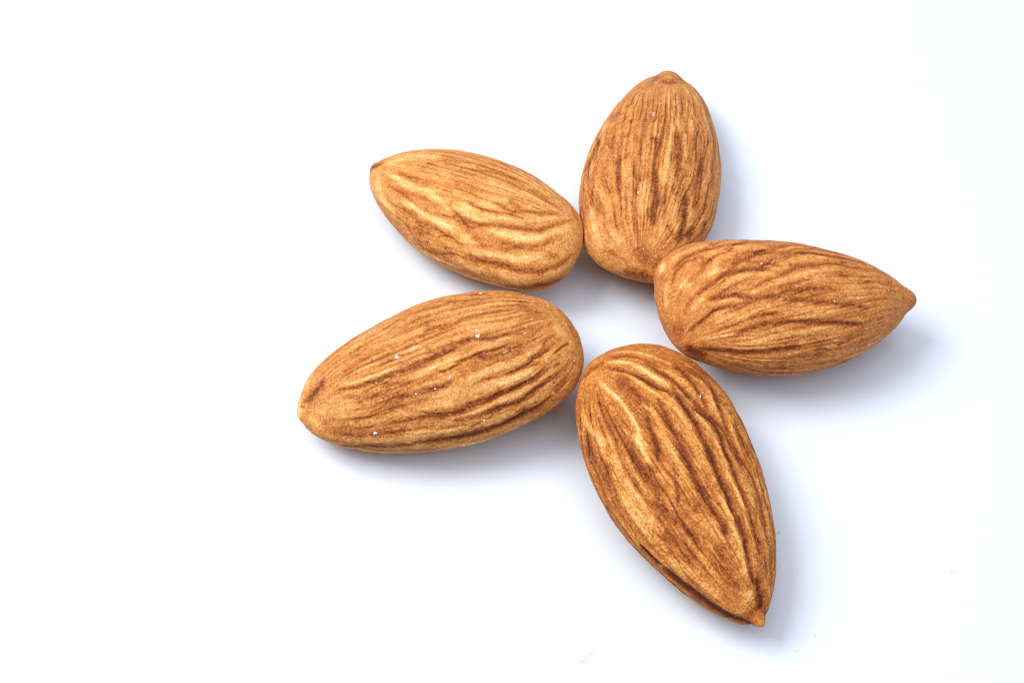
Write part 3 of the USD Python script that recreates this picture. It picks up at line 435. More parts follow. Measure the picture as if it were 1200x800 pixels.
  [-0.7,np.float64(0.48),[[-13.38,2.71,1.22],[-13.57,1.85,1.32],[-13.68,1.0,1.36],[-13.76,0.14,1.31]]],
  [-0.8,np.float64(0.325),[[-8.49,-3.66,2.41],[-8.87,-3.47,2.4],[-9.29,-3.27,2.37],[-9.7,-3.07,2.33]]],
  [-0.6,np.float64(0.328),[[-7.2,-4.64,1.96],[-7.63,-4.61,1.82],[-8.05,-4.58,1.64],[-8.42,-4.56,1.38]]],
  [-0.5,np.float64(0.129),[[-8.94,-1.03,3.41],[-9.32,-1.27,3.29],[-9.73,-1.52,3.13],[-10.08,-1.77,2.94]]],
  [-0.4,np.float64(0.16),[[-11.68,4.49,2.03],[-11.93,4.05,2.07],[-12.17,3.6,2.09],[-12.39,3.16,2.1],[-12.6,2.83,2.06],[-12.79,2.48,2.01],[-12.97,2.14,1.96]]],
  [-0.4,np.float64(0.132),[[-2.76,-4.74,2.39],[-3.72,-4.73,2.37],[-4.67,-4.69,2.34],[-5.54,-4.7,2.24],[-6.1,-4.6,2.24],[-6.65,-4.52,2.22],[-7.19,-4.43,2.18]]],
  [0.5,np.float64(0.28),[[-2.54,0.0,3.82],[-3.14,-0.13,3.84],[-3.8,-0.28,3.84],[-4.39,-0.42,3.84]]],
  [0.6,np.float64(0.406),[[-6.39,6.42,2.02],[-7.45,6.19,2.1],[-8.51,5.94,2.16],[-9.49,5.7,2.16],[-10.14,5.45,2.16],[-10.74,5.19,2.11],[-11.3,4.91,2.02]]],
  [0.5,np.float64(0.402),[[-9.8,4.19,2.75],[-10.3,3.77,2.76],[-10.78,3.37,2.73],[-11.22,2.96,2.68]]],
  [0.4,np.float64(0.408),[[-4.1,1.52,3.76],[-5.49,1.45,3.75],[-6.82,1.37,3.68],[-8.06,1.29,3.57]]],
  [0.5,np.float64(0.324),[[-6.77,-1.53,3.6],[-7.72,-1.54,3.5],[-8.62,-1.55,3.36],[-9.51,-1.55,3.17]]],
  [0.4,np.float64(0.322),[[-8.51,-0.27,3.56],[-9.22,-0.38,3.44],[-9.89,-0.51,3.3],[-10.56,-0.64,3.12]]],
  [0.4,np.float64(0.326),[[-5.54,4.64,3.03],[-6.54,4.57,3.0],[-7.5,4.52,2.94],[-8.51,4.44,2.87]]],
  [0.4,np.float64(0.245),[[-6.2,-3.18,3.13],[-7.02,-3.18,3.04],[-7.81,-3.17,2.91],[-8.56,-3.15,2.73]]],
 ]),
4: dict(p={'x': 25.0719, 'y': 2.2376, 'yaw': -0.0603, 'L': 24.0331, 'wl': [7.035, 5.682, 4.365, 3.871, 3.574, 2.564, 1.699], 'wr': [13.502, 12.604, 9.95, 8.783, 7.753, 5.911, 2.853], 'roll': 0.0, 'pitch': -0.0611, 'h': 5.3938},
 pole=[-9.11, -7.45, 1.31], salt=[[[3.77, -3.78, 4.02], 0.24], [[0.38, -3.04, 4.9], 0.24], [[-2.73, -1.05, 5.36], 0.28]],
 lines=[
  [-0.7,np.float64(0.187),[[-10.51,-0.64,3.19],[-10.16,-0.26,3.47],[-9.77,0.14,3.72],[-9.18,0.38,4.01],[-8.61,0.69,4.21],[-7.84,0.74,4.48],[-7.13,0.83,4.67],[-6.51,1.02,4.76],[-5.88,1.26,4.79]]],
  [-0.8,np.float64(0.185),[[-7.0,-2.74,4.57],[-6.6,-2.43,4.72],[-6.24,-2.17,4.84],[-5.68,-2.03,4.97],[-5.06,-1.83,5.1],[-4.17,-1.74,5.21],[-3.25,-1.58,5.29],[-2.37,-1.64,5.3],[-1.47,-1.76,5.27]]],
  [-0.7,np.float64(0.169),[[-8.45,-3.8,3.86],[-8.1,-3.52,4.07],[-7.77,-3.25,4.24],[-7.44,-2.97,4.4],[-7.22,-2.88,4.48],[-7.05,-2.73,4.56],[-6.83,-2.58,4.64]]],
  [-1.0,np.float64(0.199),[[-7.42,-4.42,4.02],[-6.9,-4.28,4.2],[-6.36,-4.18,4.35],[-5.71,-4.14,4.49],[-5.04,-4.04,4.63],[-4.15,-4.21,4.67],[-3.29,-4.41,4.66],[-2.67,-4.31,4.71],[-2.09,-4.2,4.74],[-1.45,-4.03,4.78],[-0.86,-3.84,4.8]]],
  [-0.7,np.float64(0.168),[[-6.78,-5.03,3.96],[-6.2,-5.05,4.07],[-5.63,-5.02,4.19],[-5.01,-5.04,4.28],[-4.66,-4.87,4.39],[-4.26,-4.74,4.48],[-3.85,-4.55,4.58]]],
  [-1.1,np.float64(0.137),[[-9.17,-6.77,2.1],[-8.64,-6.51,2.61],[-8.08,-6.18,3.05],[-7.49,-5.75,3.47],[-6.92,-5.34,3.8],[-6.43,-5.22,3.96],[-5.92,-5.13,4.09]]],
  [-1.0,np.float64(0.199),[[-5.19,-7.34,2.92],[-4.34,-7.09,3.24],[-3.46,-6.79,3.51],[-2.89,-6.6,3.65],[-2.31,-6.43,3.75],[-1.4,-6.28,3.8],[-0.49,-6.04,3.85],[0.26,-6.01,3.77],[1.0,-5.96,3.67],[1.96,-5.85,3.52],[2.9,-5.75,3.33],[3.82,-5.56,3.14],[4.81,-5.31,2.91]]],
  [-1.1,np.float64(0.214),[[-8.22,-7.84,1.45],[-7.31,-8.03,1.59],[-6.43,-8.16,1.67],[-5.3,-8.28,1.84],[-4.22,-8.37,1.93],[-3.09,-8.34,2.08],[-1.98,-8.27,2.14],[-1.02,-8.09,2.26],[-0.05,-7.9,2.29]]],
  [-0.5,np.float64(0.183),[[-3.79,-5.97,3.98],[-3.43,-5.85,4.06],[-3.01,-5.72,4.14],[-2.64,-5.58,4.21],[-1.96,-5.63,4.17],[-1.33,-5.66,4.13],[-0.69,-5.68,4.07]]],
  [-0.5,np.float64(0.155),[[-4.46,0.11,5.29],[-3.86,0.16,5.35],[-3.25,0.26,5.37],[-2.62,0.33,5.38],[-1.89,0.26,5.39],[-1.2,0.18,5.38],[-0.51,0.11,5.34]]],
  [-0.5,np.float64(0.155),[[-5.05,-0.69,5.21],[-4.36,-0.81,5.28],[-3.66,-0.87,5.33],[-2.94,-0.88,5.37],[-2.26,-1.0,5.37],[-1.52,-1.11,5.35],[-0.83,-1.22,5.31]]],
  [-0.6,np.float64(0.767),[[-10.36,-5.86,1.59],[-10.01,-6.21,1.77],[-9.67,-6.52,1.88],[-9.31,-6.79,1.96]]],
  [-1.0,np.float64(0.537),[[-9.21,-7.55,0.89],[-8.88,-7.73,0.96],[-8.51,-7.91,0.98],[-8.17,-8.06,0.95],[-7.86,-8.17,0.86],[-7.53,-8.28,0.76],[-7.24,-8.35,0.66]]],
  [-0.6,np.float64(0.185),[[-0.55,-4.21,4.66],[-0.12,-4.24,4.61],[0.36,-4.26,4.54],[0.84,-4.22,4.49],[1.58,-4.19,4.38],[2.37,-4.09,4.26],[3.15,-4.03,4.1]]],
  [-0.6,np.float64(0.155),[[-10.63,-2.31,2.89],[-10.41,-1.57,3.19],[-10.22,-0.78,3.41],[-9.77,-0.5,3.71],[-9.35,-0.16,3.95],[-8.53,-0.08,4.33],[-7.71,0.02,4.63]]],
  [-0.5,np.float64(0.153),[[-9.55,-5.04,2.9],[-9.34,-4.74,3.15],[-9.12,-4.38,3.39],[-8.86,-4.02,3.62],[-8.6,-3.76,3.81],[-8.29,-3.53,3.99],[-8.01,-3.22,4.17]]],
  [-0.5,np.float64(0.123),[[-10.02,-3.7,3.05],[-9.8,-3.35,3.29],[-9.57,-3.02,3.51],[-9.33,-2.64,3.72],[-9.09,-2.37,3.89],[-8.84,-2.07,4.05],[-8.62,-1.79,4.18]]],
  [1.1,np.float64(0.393),[[-11.38,0.72,2.2],[-11.39,0.29,2.29],[-11.39,-0.09,2.32],[-11.39,-0.42,2.31]]],  # bright blob on the blunt end: a highlight painted into the tone
  [1.0,np.float64(0.347),[[-9.76,-2.93,3.41],[-9.53,-2.76,3.58],[-9.3,-2.56,3.75],[-9.06,-2.37,3.9]]],
  [0.7,np.float64(0.202),[[-11.0,-1.78,2.63],[-11.01,-2.6,2.44],[-11.0,-3.37,2.2],[-11.0,-4.07,1.88]]],
  [0.6,np.float64(0.307),[[-6.25,-3.28,4.62],[-5.64,-2.83,4.84],[-5.06,-2.4,5.01],[-4.17,-2.26,5.13],[-3.25,-2.05,5.23],[-2.37,-2.18,5.23],[-1.48,-2.23,5.2]]],
  [0.7,np.float64(0.262),[[-7.59,-2.15,4.5],[-7.17,-1.96,4.65],[-6.78,-1.76,4.78],[-6.42,-1.49,4.89]]],
  [0.6,np.float64(0.229),[[-6.95,-4.67,4.06],[-6.41,-4.58,4.21],[-5.86,-4.54,4.33],[-5.34,-4.44,4.45],[-4.85,-4.38,4.54],[-4.35,-4.3,4.62],[-3.85,-4.22,4.69]]],
  [0.5,np.float64(0.343),[[-7.04,-6.27,3.3],[-6.45,-5.98,3.59],[-5.89,-5.71,3.84],[-5.03,-5.77,3.95],[-4.14,-5.85,4.01],[-3.52,-5.5,4.22],[-2.94,-5.11,4.41],[-1.73,-4.96,4.46],[-0.56,-4.7,4.48]]],
  [0.6,np.float64(0.266),[[-10.94,0.2,2.82],[-10.52,0.5,3.16],[-10.05,0.88,3.4],[-9.46,1.0,3.71],[-8.88,1.21,3.92],[-7.97,1.25,4.26],[-7.05,1.39,4.46]]],
  [0.6,np.float64(0.229),[[-8.85,-5.09,3.26],[-8.47,-4.74,3.56],[-8.07,-4.36,3.84],[-7.7,-3.98,4.07]]],
  [0.6,np.float64(0.122),[[-8.3,-7.35,2.08],[-7.56,-7.36,2.36],[-6.82,-7.32,2.59],[-6.09,-7.26,2.81],[-5.62,-7.28,2.9],[-5.14,-7.28,2.98],[-4.65,-7.27,3.06]]],
  [0.4,np.float64(0.382),[[-4.91,-7.58,2.76],[-3.91,-7.52,2.93],[-2.92,-7.44,3.04],[-1.92,-7.29,3.14],[-1.28,-7.08,3.26],[-0.57,-6.87,3.34],[0.13,-6.63,3.4]]],
  [0.4,np.float64(0.234),[[-5.92,0.98,4.89],[-5.16,0.93,5.04],[-4.42,0.89,5.15],[-3.66,0.9,5.2],[-2.63,0.8,5.28],[-1.63,0.77,5.28],[-0.62,0.77,5.23]]],
  [-0.8,np.float64(0.184),[[-5.19,-4.19,4.56],[-4.3,-4.31,4.62],[-3.39,-4.4,4.66],[-2.51,-4.31,4.71],[-1.61,-4.2,4.73],[-1.07,-3.85,4.81],[-0.54,-3.54,4.86],[0.43,-3.32,4.82],[1.44,-3.08,4.74],[3.02,-2.71,4.52],[4.59,-2.22,4.22]]],
  [-0.7,np.float64(0.186),[[-0.39,-4.21,4.65],[0.84,-4.16,4.51],[2.06,-4.13,4.31],[3.31,-4.05,4.05],[4.56,-3.94,3.71],[5.9,-3.72,3.29],[7.24,-3.48,2.73]]],
  [-1.0,np.float64(0.186),[[0.58,-5.93,3.76],[1.64,-5.86,3.59],[2.74,-5.74,3.38],[3.82,-5.56,3.14],[4.96,-5.33,2.83],[5.76,-5.17,2.54],[6.62,-4.97,2.17]]],
  [-0.9,np.float64(0.199),[[-4.36,-8.31,2.0],[-3.39,-8.3,2.12],[-2.4,-8.25,2.19],[-1.39,-8.17,2.21],[-0.59,-8.02,2.27],[0.22,-7.86,2.27],[1.03,-7.64,2.3]]],
  [-0.5,np.float64(0.155),[[-0.67,-0.99,5.32],[0.35,-0.97,5.23],[1.36,-0.89,5.11],[2.42,-0.81,4.94]]],
  [-0.5,np.float64(0.157),[[3.65,-1.03,4.66],[4.41,-0.94,4.47],[5.19,-0.9,4.24],[5.95,-0.76,4.0]]],
  [-0.5,np.float64(0.156),[[-2.94,0.33,5.38],[-1.57,0.36,5.37],[-0.13,0.46,5.27],[1.25,0.62,5.08],[1.99,0.69,4.94],[2.72,0.77,4.78],[3.49,0.89,4.57]]],
  [-0.5,np.float64(0.386),[[2.26,-7.23,2.33],[2.5,-7.46,1.95],[2.73,-7.66,1.53],[3.02,-7.8,1.06]]],
  [-0.4,np.float64(0.187),[[4.18,-7.02,1.6],[4.99,-6.55,1.69],[5.85,-6.02,1.7],[6.68,-5.45,1.68]]],
  [-0.9,np.float64(0.158),[[4.63,-7.32,-0.93],[5.03,-7.17,-0.82],[5.46,-6.95,-0.83],[5.89,-6.72,-0.84]]],
  [0.4,np.float64(0.308),[[-1.9,-5.27,4.33],[-0.89,-5.19,4.31],[0.13,-5.06,4.26],[1.14,-4.95,4.15],[2.3,-4.84,3.97],[3.44,-4.68,3.74],[4.6,-4.5,3.45]]],
  [0.35,np.float64(0.31),[[-0.09,-1.97,5.16],[1.03,-1.92,5.04],[2.2,-1.86,4.86],[3.34,-1.78,4.64]]],
  [0.4,np.float64(0.313),[[3.94,-2.61,4.32],[5.03,-2.5,4.02],[6.12,-2.31,3.68],[7.22,-2.07,3.25]]],
  [0.35,np.float64(0.237),[[4.55,-7.43,-0.54],[5.35,-7.07,-0.3],[6.16,-6.61,-0.14],[7.01,-6.06,-0.18],[7.71,-5.5,0.14],[8.44,-4.83,0.32],[9.18,-4.08,0.4]]],
 ]),
5: dict(p={'x': 14.6858, 'y': -17.0458, 'yaw': -1.1373, 'L': 27.5239, 'wl': [10.765, 9.394, 8.21, 6.953, 5.856, 4.225, 1.696], 'wr': [10.059, 8.424, 7.546, 7.186, 6.37, 5.656, 5.656], 'roll': 0.0, 'pitch': -0.0785, 'h': 4.3348},
 pole=[-11.45, -2.86, 2.72], salt=[[[3.23, -3.14, 3.3], 0.24], [[-5.02, 4.03, 3.73], 0.32]],
 lines=[
  [-0.6,np.float64(0.442),[[-9.63,-1.63,3.72],[-8.99,-1.51,3.88],[-8.42,-1.37,4.01],[-7.83,-1.21,4.13],[-7.27,-1.16,4.21],[-6.63,-1.1,4.28],[-6.09,-1.0,4.34]]],
  [-1.0,np.float64(0.188),[[-5.2,-1.16,4.37],[-4.57,-1.36,4.37],[-3.93,-1.56,4.35],[-3.28,-1.63,4.33],[-2.57,-1.69,4.31],[-1.97,-1.84,4.26],[-1.36,-2.03,4.18],[-0.94,-2.18,4.12],[-0.51,-2.32,4.06]]],
  [-0.8,np.float64(0.178),[[-11.36,-1.85,3.1],[-10.81,-1.47,3.4],[-10.29,-1.08,3.62],[-9.7,-0.64,3.83],[-9.17,-0.2,3.98],[-8.61,0.11,4.09],[-8.12,0.4,4.16],[-7.52,0.67,4.23],[-6.95,0.96,4.28],[-6.58,1.39,4.27],[-6.21,1.88,4.23]]],
  [-0.9,np.float64(0.203),[[-6.14,0.43,4.38],[-5.08,0.3,4.44],[-3.98,0.17,4.47],[-3.15,0.12,4.46],[-2.38,0.12,4.44],[-1.71,0.08,4.41],[-1.04,0.04,4.36],[-0.13,0.08,4.28],[0.67,0.11,4.2]]],
  [-1.0,np.float64(0.233),[[-6.8,2.22,4.12],[-5.88,2.12,4.21],[-4.92,2.01,4.27],[-4.35,2.11,4.27],[-3.76,2.21,4.25],[-3.17,2.2,4.24],[-2.63,2.24,4.21],[-1.61,2.12,4.18],[-0.63,2.0,4.13],[0.04,1.92,4.07],[0.72,1.89,4.0],[1.39,1.77,3.94],[2.12,1.65,3.85]]],
  [-1.0,np.float64(0.205),[[-4.3,2.68,4.15],[-3.6,3.06,4.05],[-2.9,3.41,3.92],[-2.37,3.67,3.81],[-1.83,3.86,3.7],[-1.16,3.82,3.66],[-0.49,3.78,3.6],[0.13,3.6,3.59],[0.81,3.38,3.58],[1.66,3.26,3.49],[2.51,3.13,3.39]]],
  [-0.9,np.float64(0.193),[[-10.29,1.25,3.62],[-9.49,1.58,3.79],[-8.72,1.93,3.9],[-8.09,2.25,3.95],[-7.49,2.58,3.96],[-6.55,2.74,4.03],[-5.61,2.88,4.06],[-4.83,3.14,4.02],[-4.08,3.42,3.95],[-3.61,3.56,3.9],[-3.15,3.73,3.83]]],
  [-0.7,np.float64(0.165),[[-12.54,-1.23,2.59],[-12.01,-0.41,3.02],[-11.64,0.46,3.2],[-10.84,1.06,3.47],[-10.09,1.66,3.62],[-9.36,2.09,3.73],[-8.68,2.57,3.78]]],
  [-0.7,np.float64(0.223),[[-8.38,3.99,3.4],[-7.42,4.03,3.54],[-6.47,4.1,3.62],[-5.65,4.12,3.67],[-4.86,4.2,3.67],[-4.22,4.09,3.72],[-3.57,4.0,3.74]]],
  [-0.7,np.float64(0.224),[[-8.97,4.49,3.06],[-8.16,4.93,3.01],[-7.42,5.37,2.88],[-6.53,5.57,2.87],[-5.66,5.76,2.82],[-4.91,5.57,2.97],[-4.15,5.42,3.06],[-3.31,5.16,3.19],[-2.53,4.99,3.24],[-1.68,4.82,3.25],[-0.82,4.68,3.22]]],
  [-0.6,np.float64(0.185),[[-2.34,5.98,2.54],[-1.61,5.84,2.57],[-0.94,5.75,2.54],[-0.26,5.64,2.51],[0.35,5.59,2.43],[1.02,5.5,2.36],[1.62,5.43,2.27]]],
  [-0.5,np.float64(0.364),[[-6.96,-4.07,3.43],[-6.1,-4.13,3.5],[-5.26,-4.16,3.56],[-4.51,-4.12,3.62],[-3.75,-4.1,3.64],[-2.98,-4.11,3.64],[-2.26,-4.06,3.64]]],
  [-0.5,np.float64(0.302),[[-12.04,-3.79,1.64],[-12.04,-3.52,1.92],[-12.11,-3.21,2.1],[-12.19,-2.91,2.23],[-12.11,-2.51,2.49],[-12.04,-2.1,2.69],[-12.0,-1.68,2.83]]],
  [-0.45,np.float64(0.293),[[-6.82,-6.07,1.9],[-6.23,-6.18,1.91],[-5.67,-6.29,1.89],[-5.17,-6.4,1.85],[-4.6,-6.47,1.85],[-4.01,-6.52,1.85],[-3.42,-6.59,1.82]]],
  [-0.5,np.float64(0.147),[[-8.78,-4.16,3.04],[-8.15,-4.06,3.24],[-7.54,-3.98,3.39],[-6.69,-3.97,3.51],[-5.93,-4.0,3.58],[-5.03,-3.95,3.67],[-4.16,-3.91,3.72]]],
  [0.9,np.float64(0.239),[[-11.88,-1.57,2.92],[-11.27,-0.83,3.32],[-10.72,-0.03,3.57],[-10.04,0.35,3.76],[-9.35,0.73,3.91],[-8.66,1.02,4.03],[-7.98,1.33,4.11],[-7.42,1.63,4.15],[-6.91,1.94,4.16]]],
  [0.6,np.float64(0.181),[[-12.92,-0.68,2.39],[-12.4,0.14,2.81],[-12.02,1.03,2.96],[-11.28,1.63,3.22],[-10.59,2.27,3.35],[-10.07,2.66,3.42],[-9.56,3.08,3.45],[-9.12,3.34,3.48],[-8.7,3.62,3.48]]],
  [0.6,np.float64(0.179),[[-11.17,0.54,3.39],[-10.61,1.09,3.54],[-10.09,1.66,3.62],[-9.32,2.1,3.74],[-8.58,2.54,3.8],[-8.05,2.65,3.87],[-7.55,2.79,3.91],[-6.92,2.72,4.0],[-6.27,2.58,4.09],[-5.5,2.84,4.08],[-4.77,3.09,4.04],[-4.25,3.33,3.97],[-3.73,3.56,3.9]]],
  [0.55,np.float64(0.298),[[-7.73,4.11,3.47],[-7.12,4.47,3.4],[-6.55,4.84,3.29],[-5.9,5.02,3.25],[-5.29,5.17,3.2],[-4.54,5.01,3.3],[-3.83,4.86,3.37],[-3.12,4.7,3.42],[-2.39,4.55,3.45]]],
  [0.55,np.float64(0.192),[[-4.1,5.56,2.97],[-3.51,5.55,2.95],[-2.86,5.54,2.93],[-2.07,5.32,2.99],[-1.33,5.16,3.01],[-0.47,5.02,2.99],[0.38,4.89,2.93],[1.18,4.79,2.84],[1.97,4.68,2.75]]],
  [0.55,np.float64(0.328),[[-6.58,0.74,4.33],[-5.92,0.89,4.37],[-5.31,1.04,4.39],[-4.68,1.19,4.39],[-4.05,1.34,4.39],[-3.22,1.34,4.38],[-2.44,1.33,4.36],[-1.41,1.36,4.29],[-0.5,1.39,4.22],[0.36,1.36,4.13],[1.15,1.33,4.04]]],
  [0.6,np.float64(0.246),[[-5.81,-0.48,4.4],[-4.91,-0.58,4.44],[-3.98,-0.64,4.45],[-3.04,-0.74,4.43],[-2.14,-0.8,4.39],[-1.35,-0.89,4.34],[-0.62,-0.94,4.28],[0.12,-1.03,4.2],[0.79,-1.07,4.12]]],
  [0.55,np.float64(0.248),[[-3.65,2.49,4.19],[-2.94,2.77,4.11],[-2.23,3.03,4.0],[-1.5,3.05,3.95],[-0.83,3.1,3.87],[-0.04,3.01,3.81],[0.69,2.96,3.74],[1.43,2.69,3.71],[2.16,2.46,3.66]]],
  [0.95,np.float64(0.197),[[-10.69,-2.95,3.02],[-9.83,-2.94,3.32],[-9.02,-2.92,3.53],[-8.1,-2.7,3.78],[-7.23,-2.54,3.95],[-6.33,-2.5,4.06],[-5.44,-2.48,4.12],[-4.76,-2.48,4.15],[-4.12,-2.52,4.16],[-3.54,-2.68,4.12],[-2.89,-2.89,4.06],[-2.05,-2.96,4.01],[-1.26,-3.02,3.94]]],
  [0.6,np.float64(0.221),[[-9.53,-0.83,3.86],[-8.8,-0.53,4.03],[-8.12,-0.25,4.16],[-7.31,0.08,4.28],[-6.57,0.38,4.35],[-6.3,0.52,4.37],[-6.03,0.61,4.38]]],
  [0.5,np.float64(0.16),[[-0.74,4.13,3.48],[-0.19,3.96,3.49],[0.3,3.83,3.47],[0.86,3.7,3.45],[1.35,3.61,3.41],[1.89,3.48,3.37],[2.38,3.34,3.33]]],
  [0.6,np.float64(0.294),[[-9.0,-5.31,2.07],[-8.08,-5.52,2.18],[-7.22,-5.72,2.21],[-6.28,-5.6,2.54],[-5.44,-5.47,2.77],[-4.81,-5.5,2.81],[-4.11,-5.49,2.86]]],
  [0.5,np.float64(0.362),[[-3.45,-5.35,2.97],[-2.97,-5.36,2.98],[-2.49,-5.31,3.0],[-2.0,-5.3,2.99]]],
  [-0.9,np.float64(0.187),[[-3.23,-1.72,4.32],[-2.63,-1.83,4.29],[-2.03,-1.98,4.23],[-1.48,-2.13,4.17],[-1.24,-2.18,4.15],[-0.94,-2.22,4.12],[-0.63,-2.32,4.07]]],
  [-0.7,np.float64(0.129),[[-0.02,-2.22,4.03],[0.65,-2.11,3.98],[1.26,-1.95,3.93],[1.93,-2.06,3.82],[2.59,-2.16,3.69],[2.89,-2.36,3.59],[3.18,-2.6,3.48]]],
  [-0.9,np.float64(0.286),[[-2.2,-0.12,4.43],[-1.22,-0.16,4.37],[-0.19,-0.21,4.29],[0.85,-0.29,4.17],[1.89,-0.37,4.03],[2.73,-0.32,3.9],[3.5,-0.27,3.77],[4.21,-0.22,3.63],[4.96,-0.22,3.47],[5.58,-0.07,3.33],[6.24,0.06,3.16],[6.83,0.0,2.99],[7.4,-0.06,2.82]]],
  [-1.0,np.float64(0.216),[[-1.79,1.94,4.23],[-0.87,2.05,4.14],[0.04,2.11,4.04],[1.14,1.92,3.94],[2.24,1.77,3.81],[3.13,1.67,3.67],[4.08,1.57,3.5],[5.06,1.41,3.31],[6.12,1.29,3.06],[6.98,1.24,2.82],[7.85,1.18,2.55],[8.63,1.08,2.29],[9.45,0.99,1.97]]],
  [-0.8,np.float64(0.181),[[-0.79,3.58,3.71],[0.38,3.46,3.61],[1.47,3.36,3.48],[2.57,3.16,3.36],[3.64,2.96,3.22],[4.63,2.86,3.02],[5.59,2.75,2.8],[6.79,2.49,2.52],[7.97,2.3,2.17],[8.75,2.13,1.91],[9.56,1.95,1.61]]],
  [-0.6,np.float64(0.146),[[-0.57,4.55,3.26],[0.46,4.56,3.11],[1.55,4.53,2.92],[2.45,4.57,2.7],[3.28,4.62,2.46],[4.39,4.43,2.26],[5.47,4.25,2.01],[6.57,3.9,1.83],[7.57,3.6,1.59]]],
  [-0.75,np.float64(0.358),[[-4.68,-3.98,3.67],[-3.69,-4.02,3.68],[-2.68,-4.04,3.66],[-1.58,-3.86,3.68],[-0.54,-3.69,3.67],[0.31,-3.62,3.6],[1.17,-3.58,3.51],[1.95,-3.69,3.34],[2.79,-3.8,3.14],[3.63,-3.5,3.08],[4.45,-3.23,2.99],[5.26,-2.95,2.89],[5.99,-2.62,2.8],[6.8,-2.49,2.59],[7.63,-2.35,2.36]]],
  [-0.6,np.float64(0.356),[[4.58,-4.51,2.33],[4.92,-4.38,2.31],[5.32,-4.26,2.25],[5.66,-4.15,2.21]]],
  [-0.4,np.float64(0.355),[[7.55,-1.36,2.64],[7.8,-1.27,2.58],[8.1,-1.17,2.49],[8.39,-1.04,2.41]]],
  [-0.4,np.float64(0.362),[[-3.42,-5.83,2.62],[-2.95,-6.01,2.48],[-2.48,-6.2,2.3],[-2.01,-6.37,2.11],[-1.4,-6.34,2.12],[-0.79,-6.31,2.1],[-0.24,-6.29,2.05]]],
  [1.0,np.float64(0.289),[[-4.07,-2.84,4.08],[-3.48,-2.91,4.06],[-2.95,-2.98,4.03],[-2.41,-3.04,4.0],[-1.87,-3.06,3.97],[-1.38,-3.06,3.94],[-0.83,-3.06,3.9]]],
  [0.6,np.float64(0.287),[[-3.28,-1.16,4.4],[-2.26,-1.12,4.37],[-1.29,-1.08,4.32],[-0.44,-1.08,4.25],[0.42,-1.03,4.17],[1.4,-1.06,4.05],[2.36,-1.08,3.9],[3.08,-1.01,3.79],[3.85,-0.9,3.66]]],
  [0.5,np.float64(0.287),[[-2.32,0.9,4.4],[-1.29,1.03,4.32],[-0.31,1.15,4.23],[0.72,1.26,4.1],[1.76,1.35,3.95],[2.48,1.28,3.85],[3.14,1.25,3.74],[3.97,1.13,3.6],[4.78,1.01,3.44],[5.63,0.96,3.25],[6.45,0.94,3.03],[7.3,0.81,2.8],[8.1,0.69,2.55],[8.82,0.58,2.3],[9.55,0.42,2.02]]],
  [0.6,np.float64(0.246),[[-1.74,2.6,4.09],[-1.13,2.85,3.97],[-0.53,3.13,3.83],[0.27,2.99,3.78],[1.06,2.89,3.71],[1.98,2.73,3.61],[2.94,2.52,3.5],[3.77,2.48,3.35],[4.64,2.42,3.17],[5.55,2.26,2.98],[6.48,2.09,2.76],[7.48,1.95,2.48],[8.42,1.86,2.16]]],
  [0.5,np.float64(0.255),[[-0.68,4.08,3.5],[0.36,3.91,3.43],[1.4,3.73,3.35],[2.18,3.83,3.16],[2.9,3.92,2.97],[3.73,3.83,2.82],[4.54,3.68,2.67],[5.34,3.46,2.55],[6.12,3.23,2.42]]],
  [0.5,np.float64(0.25),[[-0.09,-2.64,3.94],[0.28,-2.54,3.93],[0.71,-2.43,3.9],[1.08,-2.33,3.88],[1.56,-2.35,3.81],[1.99,-2.38,3.74],[2.47,-2.39,3.66]]],
  [0.55,np.float64(0.285),[[0.37,-3.83,3.52],[1.35,-3.69,3.44],[2.26,-3.53,3.35],[3.04,-3.45,3.23],[3.81,-3.36,3.1],[4.51,-3.18,3.0],[5.2,-3.0,2.88],[6.04,-2.79,2.72],[6.9,-2.61,2.52]]],
  [0.45,np.float64(0.364),[[-5.55,-5.45,2.77],[-4.92,-5.45,2.83],[-4.4,-5.49,2.84],[-3.81,-5.48,2.87]]],
  [0.38,np.float64(0.359),[[-2.64,-5.76,2.68],[-1.85,-5.83,2.61],[-1.07,-5.9,2.5],[-0.03,-5.87,2.41],[1.01,-5.83,2.29],[1.93,-5.57,2.3],[2.78,-5.32,2.29],[3.68,-5.0,2.27],[4.63,-4.66,2.22]]],
  [0.4,np.float64(0.146),[[2.64,5.38,2.02],[3.72,5.01,2.02],[4.78,4.66,1.94],[5.9,4.36,1.74],[7.03,4.09,1.44],[7.96,3.65,1.33],[8.88,3.22,1.15]]],
  [0.35,np.float64(0.356),[[4.77,-1.53,3.38],[5.34,-1.41,3.26],[5.9,-1.28,3.14],[6.45,-1.17,3.01],[6.98,-0.83,2.9],[7.45,-0.49,2.79],[7.91,-0.18,2.65]]],
  [-1.5,np.float64(0.158),[[4.03,-6.29,0.59],[4.43,-6.19,0.52],[4.83,-6.08,0.45],[5.23,-5.97,0.35],[5.68,-5.8,0.37],[6.07,-5.65,0.38],[6.51,-5.48,0.37]]],
  [-1.9,np.float64(0.272),[[6.51,-5.48,0.37],[7.3,-5.21,0.22],[8.11,-4.89,0.04],[8.88,-4.5,0.02],[9.61,-4.11,-0.04],[10.41,-3.66,-0.17],[11.19,-3.2,-0.35],[11.83,-2.75,-0.39],[12.46,-2.27,-0.53],[12.99,-1.69,-0.58],[13.46,-1.04,-0.83]]],
  [-1.0,np.float64(0.186),[[5.17,1.64,3.24],[6.17,1.5,3.01],[7.18,1.39,2.73],[8.05,1.15,2.49],[8.87,0.94,2.23],[9.63,0.72,1.95],[10.38,0.5,1.64],[11.03,0.41,1.33],[11.65,0.35,0.99]]],
